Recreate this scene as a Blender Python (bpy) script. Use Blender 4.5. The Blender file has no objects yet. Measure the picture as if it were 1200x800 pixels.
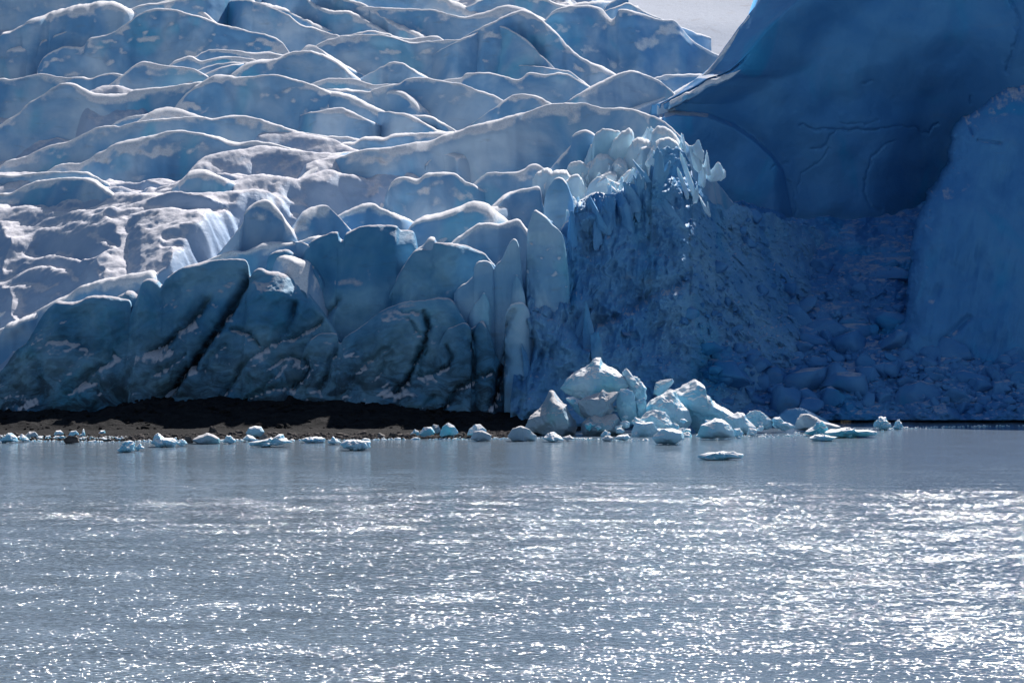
import bpy, bmesh, math, random
import numpy as np
C = bpy.context.scene.collection
random.seed(7); RNG = np.random.default_rng(11)
F, CAMH = 2239.0, 14.0          # focal length in photo pixels (1200 wide), eye height in metres

def at(px, py, Y):
    px = np.asarray(px, float); py = np.asarray(py, float); Y = np.asarray(Y, float)
    return np.stack([(px-600.0)/F*Y, Y+0*px, CAMH+(400.0-py)/F*Y], -1)

# ------------------------------------------------------------------ noise
_P = np.random.default_rng(5).permutation(256); _P = np.concatenate([_P, _P, _P])
_G = np.random.default_rng(6).normal(size=(256, 3)); _G /= np.linalg.norm(_G, axis=1)[:, None]
def perlin(p):
    p = np.asarray(p, float); i = np.floor(p).astype(int); f = p-i; i &= 255
    u = f*f*f*(f*(f*6-15)+10); r = np.zeros(p.shape[:-1])
    for dx in (0, 1):
        wx = u[..., 0] if dx else 1-u[..., 0]
        for dy in (0, 1):
            wy = u[..., 1] if dy else 1-u[..., 1]
            for dz in (0, 1):
                wz = u[..., 2] if dz else 1-u[..., 2]
                h = _P[_P[_P[(i[..., 0]+dx) & 255]+((i[..., 1]+dy) & 255)]+((i[..., 2]+dz) & 255)]
                g = _G[h]
                r += wx*wy*wz*(g[..., 0]*(f[..., 0]-dx)+g[..., 1]*(f[..., 1]-dy)+g[..., 2]*(f[..., 2]-dz))
    return r*1.5
def fbm(p, o=4, gain=.5):
    r = 0; a = 1; p = np.asarray(p, float)
    for k in range(o):
        r = r+a*perlin(p+17.3*k); p = p*2.03; a *= gain
    return r
def ridged(p, o=3):
    r = 0; a = 1; p = np.asarray(p, float)
    for k in range(o):
        r = r+a*(1-np.abs(perlin(p+9.1*k))*2); p = p*2.1; a *= .5
    return r/1.75-.5
def smooth(a, b, x):
    t = np.clip((x-a)/(b-a), 0, 1); return t*t*(3-2*t)

# ------------------------------------------------------------------ mesh helpers
def mesh_np(name, V, Fq, mat, parent=None, tris=None):
    me = bpy.data.meshes.new(name)
    V = np.asarray(V, np.float32).reshape(-1, 3); Fq = np.asarray(Fq, np.int32)
    n = Fq.shape[1]
    me.vertices.add(len(V)); me.vertices.foreach_set('co', V.ravel())
    me.loops.add(Fq.size); me.loops.foreach_set('vertex_index', Fq.ravel())
    me.polygons.add(len(Fq)); me.polygons.foreach_set('loop_start', np.arange(0, Fq.size, n, dtype=np.int32))
    me.polygons.foreach_set('loop_total', np.full(len(Fq), n, np.int32))
    me.polygons.foreach_set('use_smooth', np.ones(len(Fq), bool))
    me.update(calc_edges=True); me.validate()
    me.materials.append(mat)
    o = bpy.data.objects.new(name, me); C.objects.link(o)
    if parent: o.parent = parent
    return o
def grid_faces(nr, nc, close_r=False):
    r = np.arange(nr if close_r else nr-1)[:, None]; c = np.arange(nc-1)[None]
    r2 = (r+1) % nr
    return np.stack([r*nc+c, r*nc+c+1, r2*nc+c+1, r2*nc+c], -1).reshape(-1, 4)
def tag(o, label=None, cat=None, group=None, kind=None):
    if label: o['label'] = label
    if cat: o['category'] = cat
    if group: o['group'] = group
    if kind: o['kind'] = kind
    return o
def empty(name, loc=(0, 0, 0)):
    o = bpy.data.objects.new(name, None); C.objects.link(o); o.location = loc; o.empty_display_size = 1
    return o

# ------------------------------------------------------------------ materials
def newmat(name):
    m = bpy.data.materials.new(name); m.use_nodes = True
    nt = m.node_tree; nt.nodes.clear()
    out = nt.nodes.new('ShaderNodeOutputMaterial'); b = nt.nodes.new('ShaderNodeBsdfPrincipled')
    nt.links.new(b.outputs[0], out.inputs['Surface'])
    return m, nt, b
class N:
    def __init__(s, nt): s.nt = nt
    def put(s, t, **kw):
        n = s.nt.nodes.new(t)
        for k, v in kw.items():
            if k in n.inputs.keys(): 
                s.set(n.inputs[k], v)
            else: setattr(n, k, v)
        return n
    def set(s, i, v):
        if isinstance(v, bpy.types.NodeSocket): s.nt.links.new(v, i)
        else: i.default_value = v
    def noise(s, vec, scale, detail=4, rough=.5, dist=0):
        n = s.put('ShaderNodeTexNoise', Vector=vec, Scale=scale, Detail=detail, Roughness=rough, Distortion=dist)
        return n.outputs['Fac']
    def map(s, vec, sc=(1, 1, 1), rot=(0, 0, 0)):
        return s.put('ShaderNodeMapping', Vector=vec, Scale=sc, Rotation=rot).outputs[0]
    def ramp(s, v, a, b, lo=0., hi=1.):
        n = s.put('ShaderNodeMapRange', Value=v); n.interpolation_type = 'SMOOTHSTEP'
        n.inputs[1].default_value = a; n.inputs[2].default_value = b
        n.inputs[3].default_value = lo; n.inputs[4].default_value = hi
        return n.outputs[0]
    def math(s, op, a, b=None, c=None):
        n = s.put('ShaderNodeMath', operation=op); s.set(n.inputs[0], a)
        if b is not None: s.set(n.inputs[1], b)
        if c is not None: s.set(n.inputs[2], c)
        return n.outputs[0]
    def mix(s, f, a, b):
        n = s.put('ShaderNodeMix', data_type='RGBA'); s.set(n.inputs[0], f)
        for i, v in ((6, a), (7, b)):
            if isinstance(v, tuple): v = (*v, 1) if len(v) == 3 else v
            s.set(n.inputs[i], v)
        return n.outputs[2]

def ice_mat(name, c_pale, c_deep, snow=.6, dirt_z=None, radius=(.25, .9, 1.6), sss=.0, scale=1., bump=.14, snow_c=(.62, .60, .63), band=.35, veins=False, band_c=(.20, .21, .24), teal=.6):
    m, nt, b = newmat(name); g = N(nt)
    geo = g.put('ShaderNodeNewGeometry'); P = geo.outputs['Position']
    sep = g.put('ShaderNodeSeparateXYZ', Vector=geo.outputs['Normal']); nz = sep.outputs[2]
    pz = g.put('ShaderNodeSeparateXYZ', Vector=P).outputs[2]
    n1 = g.noise(P, .07*scale, 5, .55, .6)
    n2 = g.noise(g.map(P, (.35, .35, 1.4), (.3, .25, .4)), .5*scale, 6, .6, .4)
    col = g.mix(g.ramp(n1, .35, .68), c_deep, c_pale)
    n7 = g.noise(g.map(P, (.6, .6, .35), (.2, .5, .3)), .11*scale, 3, .5, .8)
    col = g.mix(g.ramp(n7, .54, .70, 0., teal), col, tuple(v*k for v, k in zip(c_deep, (.42, 1.25, 1.12))))  # clear blue ice patches, also painting in the turquoise glow through the ice
    # thin dirty layers in the ice
    dl = g.ramp(n2, .56, .78, 0., band)
    col = g.mix(dl, col, band_c)
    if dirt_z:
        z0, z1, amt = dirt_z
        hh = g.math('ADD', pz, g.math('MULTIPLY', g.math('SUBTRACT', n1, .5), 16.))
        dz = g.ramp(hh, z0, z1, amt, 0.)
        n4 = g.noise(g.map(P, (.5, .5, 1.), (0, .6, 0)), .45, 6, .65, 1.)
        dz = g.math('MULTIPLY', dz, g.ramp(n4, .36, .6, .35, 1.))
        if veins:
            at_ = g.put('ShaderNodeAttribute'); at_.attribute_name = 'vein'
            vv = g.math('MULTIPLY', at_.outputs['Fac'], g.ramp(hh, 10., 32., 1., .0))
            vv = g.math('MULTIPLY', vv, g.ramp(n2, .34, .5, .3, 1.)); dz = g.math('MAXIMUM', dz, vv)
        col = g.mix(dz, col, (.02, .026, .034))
    # granular snow where it can lie; also painted brightness for sunlit rims and tops
    n3 = g.noise(P, .55*scale, 7, .68)
    sn = g.math('ADD', nz, g.math('MULTIPLY', g.math('SUBTRACT', n3, .5), .34))
    sn = g.ramp(sn, snow-.08, snow+.10)
    n5 = g.noise(P, 3.2*scale, 5, .75); n6 = g.noise(P, .28, 4, .6, .5)
    sc = g.mix(g.ramp(n5, .42, .66), snow_c, tuple(.80*v for v in snow_c))
    sc = g.mix(g.ramp(n6, .56, .74, 0, .45), sc, (.36, .34, .35))
    col = g.mix(sn, col, sc)
    g.set(b.inputs['Base Color'], col)
    b.inputs['IOR'].default_value = 1.31
    g.set(b.inputs['Roughness'], g.ramp(sn, 0, 1, .55, .9))
    g.set(b.inputs['Specular IOR Level'], g.ramp(sn, 0, 1, .22, .08))
    g.set(b.inputs['Subsurface Weight'], g.ramp(sn, 0, 1, sss, sss*.15))
    b.inputs['Subsurface Radius'].default_value = radius; b.inputs['Subsurface Scale'].default_value = 1.0
    h = g.math('ADD', g.math('MULTIPLY', n3, .5), g.math('MULTIPLY', n5, g.ramp(sn, 0, 1, .05, .22)))
    h = g.math('ADD', h, g.math('MULTIPLY', n2, .35))
    bp = g.put('ShaderNodeBump', Height=h, Strength=1.0, Distance=bump)
    g.set(b.inputs['Normal'], bp.outputs[0])
    return m

M_ICE = ice_mat('glacier_ice', (.41, .53, .65), (.15, .33, .54), snow=.50, teal=.45, radius=(.40, .55, .75), sss=.0, snow_c=(.84, .82, .83))
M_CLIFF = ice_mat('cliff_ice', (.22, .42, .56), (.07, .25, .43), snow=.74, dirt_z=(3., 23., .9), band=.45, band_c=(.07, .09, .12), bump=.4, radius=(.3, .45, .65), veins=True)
M_CALVED = ice_mat('calved_ice', (.20, .40, .60), (.09, .27, .51), snow=.95, teal=.35, radius=(.3, .5, .75), bump=.5)
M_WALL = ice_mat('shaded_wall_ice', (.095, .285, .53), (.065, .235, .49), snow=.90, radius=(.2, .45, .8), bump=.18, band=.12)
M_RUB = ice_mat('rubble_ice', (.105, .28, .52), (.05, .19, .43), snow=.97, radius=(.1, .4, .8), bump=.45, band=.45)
M_BLOCK = ice_mat('block_ice', (.44, .64, .76), (.20, .48, .65), snow=.56, radius=(.15, .40, .60), sss=.2, scale=1.6, bump=.15, snow_c=(.86, .86, .87), band=.1)
M_SERAC = ice_mat('serac_ice', (.62, .75, .83), (.42, .60, .74), snow=.52, teal=.15, radius=(.3, .45, .6), sss=.22, bump=.12, snow_c=(.86, .86, .87), band=.1)
M_SPIRE = ice_mat('spire_ice', (.38, .56, .70), (.19, .39, .59), snow=.62, teal=.4, sss=0., bump=.2, snow_c=(.84, .84, .86))
M_GREY = ice_mat('grey_ice', (.38, .49, .58), (.25, .36, .46), snow=.62, sss=0., scale=1.8, bump=.12, snow_c=(.55, .54, .55), band=.5)
M_SNOW = ice_mat('old_snow', (.38, .47, .60), (.27, .38, .54), snow=.72, teal=0., sss=0., bump=.3, snow_c=(.74, .72, .76))  # bluer colour on steep fronts paints their blue shade into the snow

M_FIELD = ice_mat('far_snow', (.50, .56, .66), (.40, .48, .62), snow=.30, teal=0., sss=0., bump=.2, snow_c=(.56, .59, .66))

def rock_mat(name, a, bcol, scale=.6):
    m, nt, b = newmat(name); g = N(nt); P = g.put('ShaderNodeNewGeometry').outputs['Position']
    n = g.noise(P, scale, 8, .7); n2 = g.noise(P, scale*7, 5, .7)
    col = g.mix(g.ramp(n, .35, .68), a, bcol); col = g.mix(g.ramp(n2, .58, .75, 0, .5), col, (.07, .066, .063))
    g.set(b.inputs['Base Color'], col); b.inputs['Roughness'].default_value = .95; b.inputs['Specular IOR Level'].default_value = .06
    bp = g.put('ShaderNodeBump', Height=g.math('ADD', n, g.math('MULTIPLY', n2, .3)), Strength=1., Distance=.5)
    g.set(b.inputs['Normal'], bp.outputs[0]); return m
M_SHORE = rock_mat('moraine_gravel', (.010, .0105, .012), (.024, .0235, .025))
M_ROCK = rock_mat('dark_rock', (.06, .055, .055), (.14, .125, .12), 1.2)
M_ROCKP = rock_mat('pale_rock', (.20, .19, .19), (.34, .32, .31), 1.2)

# ------------------------------------------------------------------ ridge solids
_DP = np.array([-80, 0, 100, 200, 250, 310, 360, 480.]); _DY = np.array([620, 545, 455, 378, 347, 321, 315, 308.])
def D(py, px=400.):
    return np.interp(py, _DP, _DY)+smooth(190, 0, px)*np.interp(py, [100, 150, 200, 240, 300, 360, 437, 480], [0, 10, 22, 31, 37, 24, 6, 1])
def catmull(pts, step):
    P = np.asarray(pts, float); P = np.vstack([2*P[0]-P[1], P, 2*P[-1]-P[-2]]); out = []
    for i in range(1, len(P)-2):
        n = max(2, int(np.linalg.norm(P[i+1]-P[i])/step)); t = (np.arange(n)/n)[:, None]
        a, b, c, d = P[i-1], P[i], P[i+1], P[i+2]
        out.append(.5*((2*b)+(c-a)*t+(2*a-5*b+4*c-d)*t*t+(3*b-a-3*c+d)*t**3))
    out.append(P[-2][None]); return np.vstack(out)
GROOVES = []
def groove_depth(px, py):
    d = np.zeros(px.shape)
    for pts, w, dep in GROOVES:
        P = np.asarray(pts, float); best = np.full(px.shape, 1e9)
        lo = P.min(0)-4*w; hi = P.max(0)+4*w
        sel = (px > lo[0]) & (px < hi[0]) & (py > lo[1]) & (py < hi[1])
        if not sel.any(): continue
        x = px[sel]; y = py[sel]; bb = np.full(x.shape, 1e9)
        x = x+3.*fbm(np.stack([x*.07, y*.07, 0*x], -1), 4, .6); y = y+3.*fbm(np.stack([x*.07, y*.07, 0*x+7], -1), 4, .6)
        for (x0, y0), (x1, y1) in zip(P[:-1], P[1:]):
            dx, dy = x1-x0, y1-y0; t = np.clip(((x-x0)*dx+(y-y0)*dy)/(dx*dx+dy*dy), 0, 1)
            bb = np.minimum(bb, np.hypot(x-x0-t*dx, y-y0-t*dy))
        d[sel] = np.maximum(d[sel], 1.5*dep*np.exp(-(bb/w)**1.3))
    return d

_fin_no = [0]
def fin(name, pts, h, parent, mat, Y=None, off=0., k=.35, slope=74, r=.30, back=(.6, .32), amp=.5, tail=(1, 1), pw=.8,
        yaw=0., bulge=.0, step=1.7, rows=46, flute=0., groove=False, blen=1.3, jag=.8, lam=7., maxback=26, foot=None, sm=0., rough=.05, sh=1.5, lean=-.12, hs=2.4, tl=50):
    """A solid blade of ice: its crest follows pts, a steep face falls from it towards the lake, a concave back slope falls behind."""
    _fin_no[0] += 1; sd = _fin_no[0]*3.71
    pts = [tuple(p) for p in pts]; q0, q1 = pts[0], pts[-1]
    hh0 = h if np.isscalar(h) else h[0][1]; hh1 = h if np.isscalar(h) else h[-1][1]
    if tail[0]: 
        d = -tl*tail[0] if pts[1][0] >= pts[0][0] else tl*tail[0]
        g0 = max(-.2, min(1.2, (pts[0][1]-pts[1][1])/max(1, abs(pts[0][0]-pts[1][0]))))*tl*tail[0]
        pts = [(pts[0][0]+d*1.15, pts[0][1]+g0*.9+min(hh0, 60)*.34), (pts[0][0]+d*.55, pts[0][1]+g0*.5+min(hh0, 60)*.10)]+pts
    if tail[1]:
        d = tl*tail[1] if pts[-1][0] >= pts[-2][0] else -tl*tail[1]
        g1 = max(-.2, min(1.2, (pts[-1][1]-pts[-2][1])/max(1, abs(pts[-1][0]-pts[-2][0]))))*tl*tail[1]
        pts = pts+[(pts[-1][0]+d*.55, pts[-1][1]+g1*.5+min(hh1, 60)*.10), (pts[-1][0]+d*1.15, pts[-1][1]+g1*.9+min(hh1, 60)*.34)]
    K = catmull(pts, step); n = len(K)
    px, py = K[:, 0].copy(), K[:, 1].copy()
    s = np.concatenate([[0], np.cumsum(np.hypot(np.diff(px), np.diff(py)))]); u = s/s[-1]
    py += jag*fbm(np.stack([s*.09, 0*s+sd, 0*s], -1), 4, .6)
    hp = np.full(n, float(h)) if np.isscalar(h) else np.interp(px, [a for a, _ in h], [b for _, b in h])
    if foot is not None: hp = np.maximum((foot if np.isscalar(foot) else np.interp(px, [a for a, _ in foot], [b for _, b in foot]))-py, 6)
    else: hp = hp*hs
    ref = np.median(py)
    Yc = (D(k*py+(1-k)*ref, px) if Y is None else np.full(n, float(Y)) if np.isscalar(Y) else np.interp(px, [a for a, _ in Y], [b for _, b in Y]))+off
    # beyond its traced ends a ridge swings back and sinks into the slope behind it
    i0 = int(np.argmin(np.hypot(px-q0[0], py-q0[1]))) if tail[0] else 0
    i1 = int(np.argmin(np.hypot(px-q1[0], py-q1[1]))) if tail[1] else n-1
    if Y is None or tl > 20:
        Yc = Yc+.050*Yc*smooth(0, 1, (s[i0]-s)/max(s[i0], 1))*(s < s[i0])+.050*Yc*smooth(0, 1, (s-s[i1])/max(s[-1]-s[i1], 1))*(s > s[i1])
    Hm = hp*Yc/F*1.15+.6
    Yc = Yc-bulge*(1-(2*u-1)**2)*Hm
    # depth wander of the crest line itself
    Yc = Yc+.10*Hm*fbm(np.stack([s*.012, 0*s+sd, 0*s+2.], -1), 2)
    Cc = at(px, py, Yc)
    rr = r*(.35+1.3*smooth(-.35, .6, fbm(np.stack([s*.02, 0*s+sd, 0*s+5.], -1), 3)))
    q = np.linspace(0, 1, rows); q = q**1.6
    S = Hm[None]*q[:, None]                                  # metres below the crest
    rc = np.minimum(rr, Hm*.6)[None]
    fw = rc*np.sqrt(np.clip(1-(1-np.minimum(S/rc, 1))**2, 0, 1))
    sh = sh*(.45+1.5*((sd*7.77) % 1)**1.5)
    wsh = (sh*(.6+.5*min(r, 2.5))*(.06+3.0*smooth(-.4, .85, fbm(np.stack([s*.022, 0*s+sd, 0*s+9.], -1), 3))**2))[None]
    wlo = (sh*(.6+.5*min(r, 2.5))*(.2+1.1*smooth(-.6, .7, perlin(np.stack([s*.009, 0*s+sd, 0*s+9.], -1)))))[None]
    wsh = wlo+(wsh-wlo)*np.exp(-S/1.2); fw = fw+wsh*(1-np.exp(-S/(.35*wsh)))
    if sm:      # one continuous face under a jagged crest
        gx = np.arange(px.min(), px.max()+1); o = np.argsort(px, kind='stable'); zz = np.interp(gx, px[o], Cc[o, 2])
        kk = np.exp(-.5*(np.arange(-3*sm, 3*sm+1)/sm)**2); kk /= kk.sum()
        zs = np.interp(px, gx, np.convolve(np.pad(zz, int(3*sm), mode='edge'), kk, 'valid')); Hs = Hm.max()
        fw = fw+Hs/np.tan(np.radians(slope))*np.clip((zs[None]-(Cc[None, :, 2]-S)+.15*Hs)/(1.15*Hs), 0, 1.3)**pw
    else:
        fw = fw+(Hm/np.tan(np.radians(slope)))[None]*q[:, None]**pw
    # sculpt the face
    X = Cc[None, :, 0]+0*S; Z = Cc[None, :, 2]-S
    vec = np.stack([X/lam, 0*X+sd*.3, Z/lam], -1)
    fade = smooth(0, np.minimum(.22*Hm, 3.5)[None], S)
    fw = fw+amp*fade*(fbm(vec, 3)*np.minimum(1.2, Hm/6)[None]+.22*ridged(vec*2.7+4, 2)+rough*ridged(vec*6.5+2, 3))
    if flute:
        fw = fw+flute*fade*ridged(np.stack([(X-Z*lean*2.6)/2.6+.6*fbm(vec*.6, 2), 0*X+sd, Z/16.], -1), 3)
    if groove:
        PX = px[None]+0*S; PY = py[None]+S*F/Yc[None]
        gd = groove_depth(PX, PY); fw = fw-gd*fade
    cy, sy = math.cos(math.radians(yaw)), math.sin(math.radians(yaw))
    Vf = np.stack([X+fw*sy, Cc[None, :, 1]-fw*cy, Z], -1)
    nb = 16; bq = np.linspace(0, 1, nb)[1:]**1.7
    bl = np.minimum(Hm*blen+3, maxback)[None]*bq[:, None]
    zb = -(back[0]*np.minimum(Hm, 14))[None]*(1-np.exp(-bl/(back[1]*np.minimum(Hm, 14)+.2)[None]))-bl*.05
    Xb = Cc[None, :, 0]+0*bl
    zb = zb+.25*smooth(0, .3, bq)[:, None]*fbm(np.stack([Xb/4, bl/4, 0*bl+sd], -1), 3)
    Vb = np.stack([Xb, Cc[None, :, 1]+bl, Cc[None, :, 2]+zb], -1)
    last = Vb[-1].copy(); last[:, 2] = np.minimum(last[:, 2]-.5, Vf[-1, :, 2])
    V = np.concatenate([Vf[::-1], Vb, last[None]], 0); nr = V.shape[0]
    Fq = grid_faces(nr, n, True)
    # end caps: a fan from the centroid of each end loop, as thin quads
    V = V.reshape(-1, 3); caps = []
    c0 = len(V); V = np.vstack([V, V[0:nr*n:n].mean(0), V[n-1:nr*n:n].mean(0)])
    for i in range(0, nr, 2):
        a, b_, c_ = i*n, ((i+1) % nr)*n, ((i+2) % nr)*n
        caps.append((a, b_, c_, c0)); caps.append((c_+n-1, b_+n-1, a+n-1, c0+1))
    Fq = np.vstack([Fq, np.array(caps)])
    ob = mesh_np(name, V, Fq[:, ::-1], mat, parent)
    if groove:
        va = np.zeros(len(ob.data.vertices), np.float32); va[:rows*n] = np.clip(gd[::-1].ravel()*.32, 0, 1)**1.6
        ob.data.attributes.new('vein', 'FLOAT', 'POINT').data.foreach_set('value', va)
    return ob

def relief(name, px, top, bot, rows, Yf, mat, parent=None, thick=40, topslope=.25):
    """A thick body whose lake side is the relief Y = Yf(px, py); closed behind."""
    n = len(px); q = np.linspace(0, 1, rows)[:, None]
    PX = px[None]+0*q; PY = top[None]+(bot-top)[None]*q
    V = at(PX, PY, Yf(PX, PY))
    b1 = V[0].copy(); b1[:, 1] += 1.2; b1[:, 2] -= .15
    b2 = V[0].copy(); b2[:, 1] += thick; b2[:, 2] -= thick*topslope
    b3 = b2.copy(); b3[:, 2] = V[-1, :, 2]
    V = np.concatenate([b3[None], b2[None], b1[None], V], 0)
    Fq = grid_faces(V.shape[0], n, True)
    return mesh_np(name, V, Fq, mat, parent)
# ================================================================== WORLD, SUN, CAMERA
sc = bpy.context.scene
SUN_EL, SUN_AZ = 41.0, 21.0      # behind the glacier, to the right
w = bpy.data.worlds.new('World'); sc.world = w; w.use_nodes = True
nt = w.node_tree; bg = nt.nodes['Background']; sky = nt.nodes.new('ShaderNodeTexSky')
sky.sky_type = 'NISHITA'; sky.sun_disc = False; sky.sun_elevation = math.radians(SUN_EL); sky.sun_rotation = math.radians(SUN_AZ)
sky.altitude = 200; sky.air_density = 1.0; sky.dust_density = .3; sky.ozone_density = 2.0
nt.links.new(sky.outputs[0], bg.inputs[0]); bg.inputs[1].default_value = .05
sd_ = bpy.data.lights.new('sun', 'SUN'); sd_.energy = 5.0; sd_.angle = math.radians(.5); sd_.color = (1, .95, .90)
so = bpy.data.objects.new('sun', sd_); C.objects.link(so); so.location = (200, 300, 300)
from mathutils import Vector
el, az = math.radians(SUN_EL), math.radians(SUN_AZ)
sdir = Vector((math.sin(az)*math.cos(el), math.cos(az)*math.cos(el), math.sin(el)))
so.rotation_euler = sdir.to_track_quat('Z', 'Y').to_euler()
cam = bpy.data.cameras.new('camera'); cam.sensor_width = 36; cam.lens = 36*F/1200; cam.clip_end = 20000; cam.clip_start = .5
co = bpy.data.objects.new('camera', cam); C.objects.link(co); co.location = (0, 0, CAMH); co.rotation_euler = (math.pi/2, 0, 0)
sc.camera = co
sc.view_settings.view_transform = 'Standard'; sc.view_settings.look = 'None'; sc.view_settings.gamma = 1; sc.view_settings.exposure = 0.9
sc.cycles.use_denoising = True; sc.cycles.max_bounces = 6; sc.cycles.diffuse_bounces = 3; sc.cycles.sample_clamp_indirect = 3

# ================================================================== GLACIER
glacier = tag(empty('glacier', (-30, 300, 0)), 'crevassed glacier tongue of blue ice ridges falling to the lake from the upper left', 'glacier')
bpy.context.view_layer.update()
def adopt(o, p):
    o.parent = p; o.matrix_parent_inverse = p.matrix_world.inverted(); return o

# ---- base of old snow under the ridges
SNOW = [
 ([(112,105),(120,101),(140,101),(153,105)], 10, 1.6, 1),
 ([(325,152),(345,154),(370,159),(392,164),(412,174)], 12, 2.2, -2),
 ([(233,188),(245,182),(262,178),(275,176),(290,174),(300,171),(320,171),(345,176),(370,179),(392,181)], 38, 2.2, 0),
 ([(290,210),(305,206),(320,206),(335,209),(348,211)], 22, 2.2, 0),
 ([(63,246),(75,238),(90,234),(105,232),(125,228),(145,226),(165,227),(190,229),(215,228),(245,226),(275,224),(310,222)], 24, 2.6, 0),
 ([(345,214),(365,204),(385,199),(410,203),(430,206),(450,210)], 28, 3.2, 0),
 ([(380,186),(400,182),(420,187),(440,193),(465,198)], 16, 2.8, 0),
 ([(470,222),(482,217),(495,212),(505,207)], 12, 1.5, -2.2),
 ([(-40,250),(0,245),(20,243),(40,242),(58,247)], 22, 2.6, 0),
 ([(-40,262),(0,256),(40,251),(80,249),(110,252),(125,256)], 24, 3.0, 0),
 ([(60,266),(85,262),(110,263),(135,264),(160,268),(172,274)], 34, 2.6, 0),
 ([(135,262),(150,255),(170,247),(195,244),(212,246)], 30, 2.2, 0),
 ([(-40,284),(0,276),(30,270),(60,268),(85,272),(110,280)], 26, 3.0, 0),
 ([(-40,312),(0,306),(20,301),(45,302),(70,300),(92,306)], 30, 2.4, 0),
 ([(10,330),(30,318),(50,312),(75,318),(92,330)], 26, 2.6, 0),
 ([(-40,348),(0,340),(25,336),(50,338),(68,344)], 28, 2.2, 0),
 ([(175,276),(200,262),(215,250),(240,246),(265,249),(282,252)], 38, 3.2, 0),
 ([(120,322),(135,312),(150,308),(175,306),(195,310)], 26, 2.4, 0),
 ([(150,305),(170,293),(190,288),(215,286),(238,290)], 26, 2.8, 0),
]
def base_slope():
    pxs = np.linspace(-140, 960, 860); q = np.linspace(0, 1, 620)
    Yr = 312+(640-312)*q**1.25
    PX = pxs[None]+0*q[:, None]; Y = Yr[:, None]+0*PX; gp = np.linspace(490, -80, 300)
    PY = np.stack([np.interp(Yr, D(gp, p), gp) for p in pxs], 1)
    V = at(PX, PY, Y); X = V[..., 0]
    snowy = smooth(480, 380, PX+.35*(PY-280))*smooth(165, 215, PY)
    ph = Y/11.+.9*fbm(np.stack([X/24, Y/22, 0*Y], -1), 3)+.12*X/11
    saw = ph-np.floor(ph); saw = np.where(saw < .22, saw/.22, (1-saw)/.78)
    n = 1.2*fbm(np.stack([X/22, Y/10, 0*Y+4], -1), 4)
    V[..., 2] += -12+10.5*snowy+(.7+1.6*np.maximum(0, fbm(np.stack([X/20, Y/14, 0*Y+8], -1), 2)))*smooth(0, 1, saw)+2.4*n+1.3*smooth(-.3, .5, ridged(np.stack([X/17, Y/7, 0*Y+12], -1), 2))*snowy+.10*ridged(np.stack([X/6, Y/3, 0*Y+3], -1), 3)
    for i, (pts, h, r, off) in enumerate(SNOW):
        P = np.asarray(pts, float); K = catmull(np.vstack([[2*P[0, 0]-P[1, 0]-6, P[0, 1]+h*.5], P, [2*P[-1, 0]-P[-2, 0]+6, P[-1, 1]+h*.5]]), 3)
        ref = np.median(K[:, 1]); Yk = D(.45*K[:, 1]+.55*ref, K[:, 0])+off; zk = CAMH+(400-K[:, 1])/F*Yk
        o = np.argsort(K[:, 0]); kx = K[o, 0]; w0 = pxs
        yc = np.interp(w0, kx, Yk[o])+1.2*fbm(np.stack([w0/60, 0*w0+i, 0*w0], -1), 2); zc = np.interp(w0, kx, zk[o])
        zc = zc-8*smooth(0, 26, kx[0]+6-w0)-8*smooth(0, 26, w0-kx[-1]+6)+.15*fbm(np.stack([w0/20, 0*w0+i+.5, 0*w0], -1), 2)
        dy = yc[None]-Y; rr = r*2.0
        fr = np.sqrt(rr**2+(1.15*np.maximum(dy, 0))**2)-rr
        cand = zc[None]-np.where(dy > 0, fr, .16*(-dy)+.010*dy*dy)+.5*fbm(np.stack([X/6, Y/4, 0*Y+i], -1), 3)*smooth(0, 3, np.abs(dy))
        d = cand-V[..., 2]; kS = .9
        V[..., 2] = V[..., 2]+np.where(d > 0, d, 0)+kS*np.exp(-np.abs(d)/kS)*.5
        V[..., 2] -= kS*.5*np.exp(-np.abs(d)/kS)*(d < -3*kS)
    yl = np.interp(pxs, [-140, 0, 60, 150, 185, 215, 250, 290, 340, 380, 480, 700], [312, 312, 314, 317, 320, 328, 340, 352, 363, 366, 372, 400])[None]+3.5*fbm(np.stack([X/9, Y/9, 0*Y+40], -1), 3)
    V[..., 2] -= 16*smooth(9, -13, Y-yl)
    cy = np.interp(pxs, [-140, -60, -25, 0, 10, 20, 42, 60, 70, 105, 150, 165, 190, 215, 240, 285, 310, 340], [480, 462, 450, 437, 427, 412, 388, 362, 354, 349, 351, 340, 330, 316, 308, 305, 290, 260])
    zc = CAMH+(400-cy)/F*318-1.2; dyc = Y-318.5
    cap = zc[None]+np.where(dyc > 0, .56*dyc, 3*dyc)+.5*fbm(np.stack([X/5, Y/4, 0*Y+31], -1), 3)
    V[..., 2] = np.where(PX < 330, np.minimum(V[..., 2], cap), V[..., 2])
    lim = np.interp(Yr, [318, 345, 380, 420, 450, 470], [560, 600, 720, 760, 720, 660])[:, None]
    V[..., 2] -= 30*smooth(0, 120, PX-lim)
    V[..., 2] += .12*fbm(np.stack([X/1.1, Y/.8, 0*Y+1], -1), 3)
    adopt(mesh_np('snow_slope', V, grid_faces(len(q), len(pxs))[:, ::-1], M_SNOW), glacier)
base_slope()

def R(pts, h, **kw):
    name = kw.pop('name', 'ice_ridge'); mat = kw.pop('mat', M_ICE)
    return adopt(fin(name, pts, h, None, mat, **kw), glacier)

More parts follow.
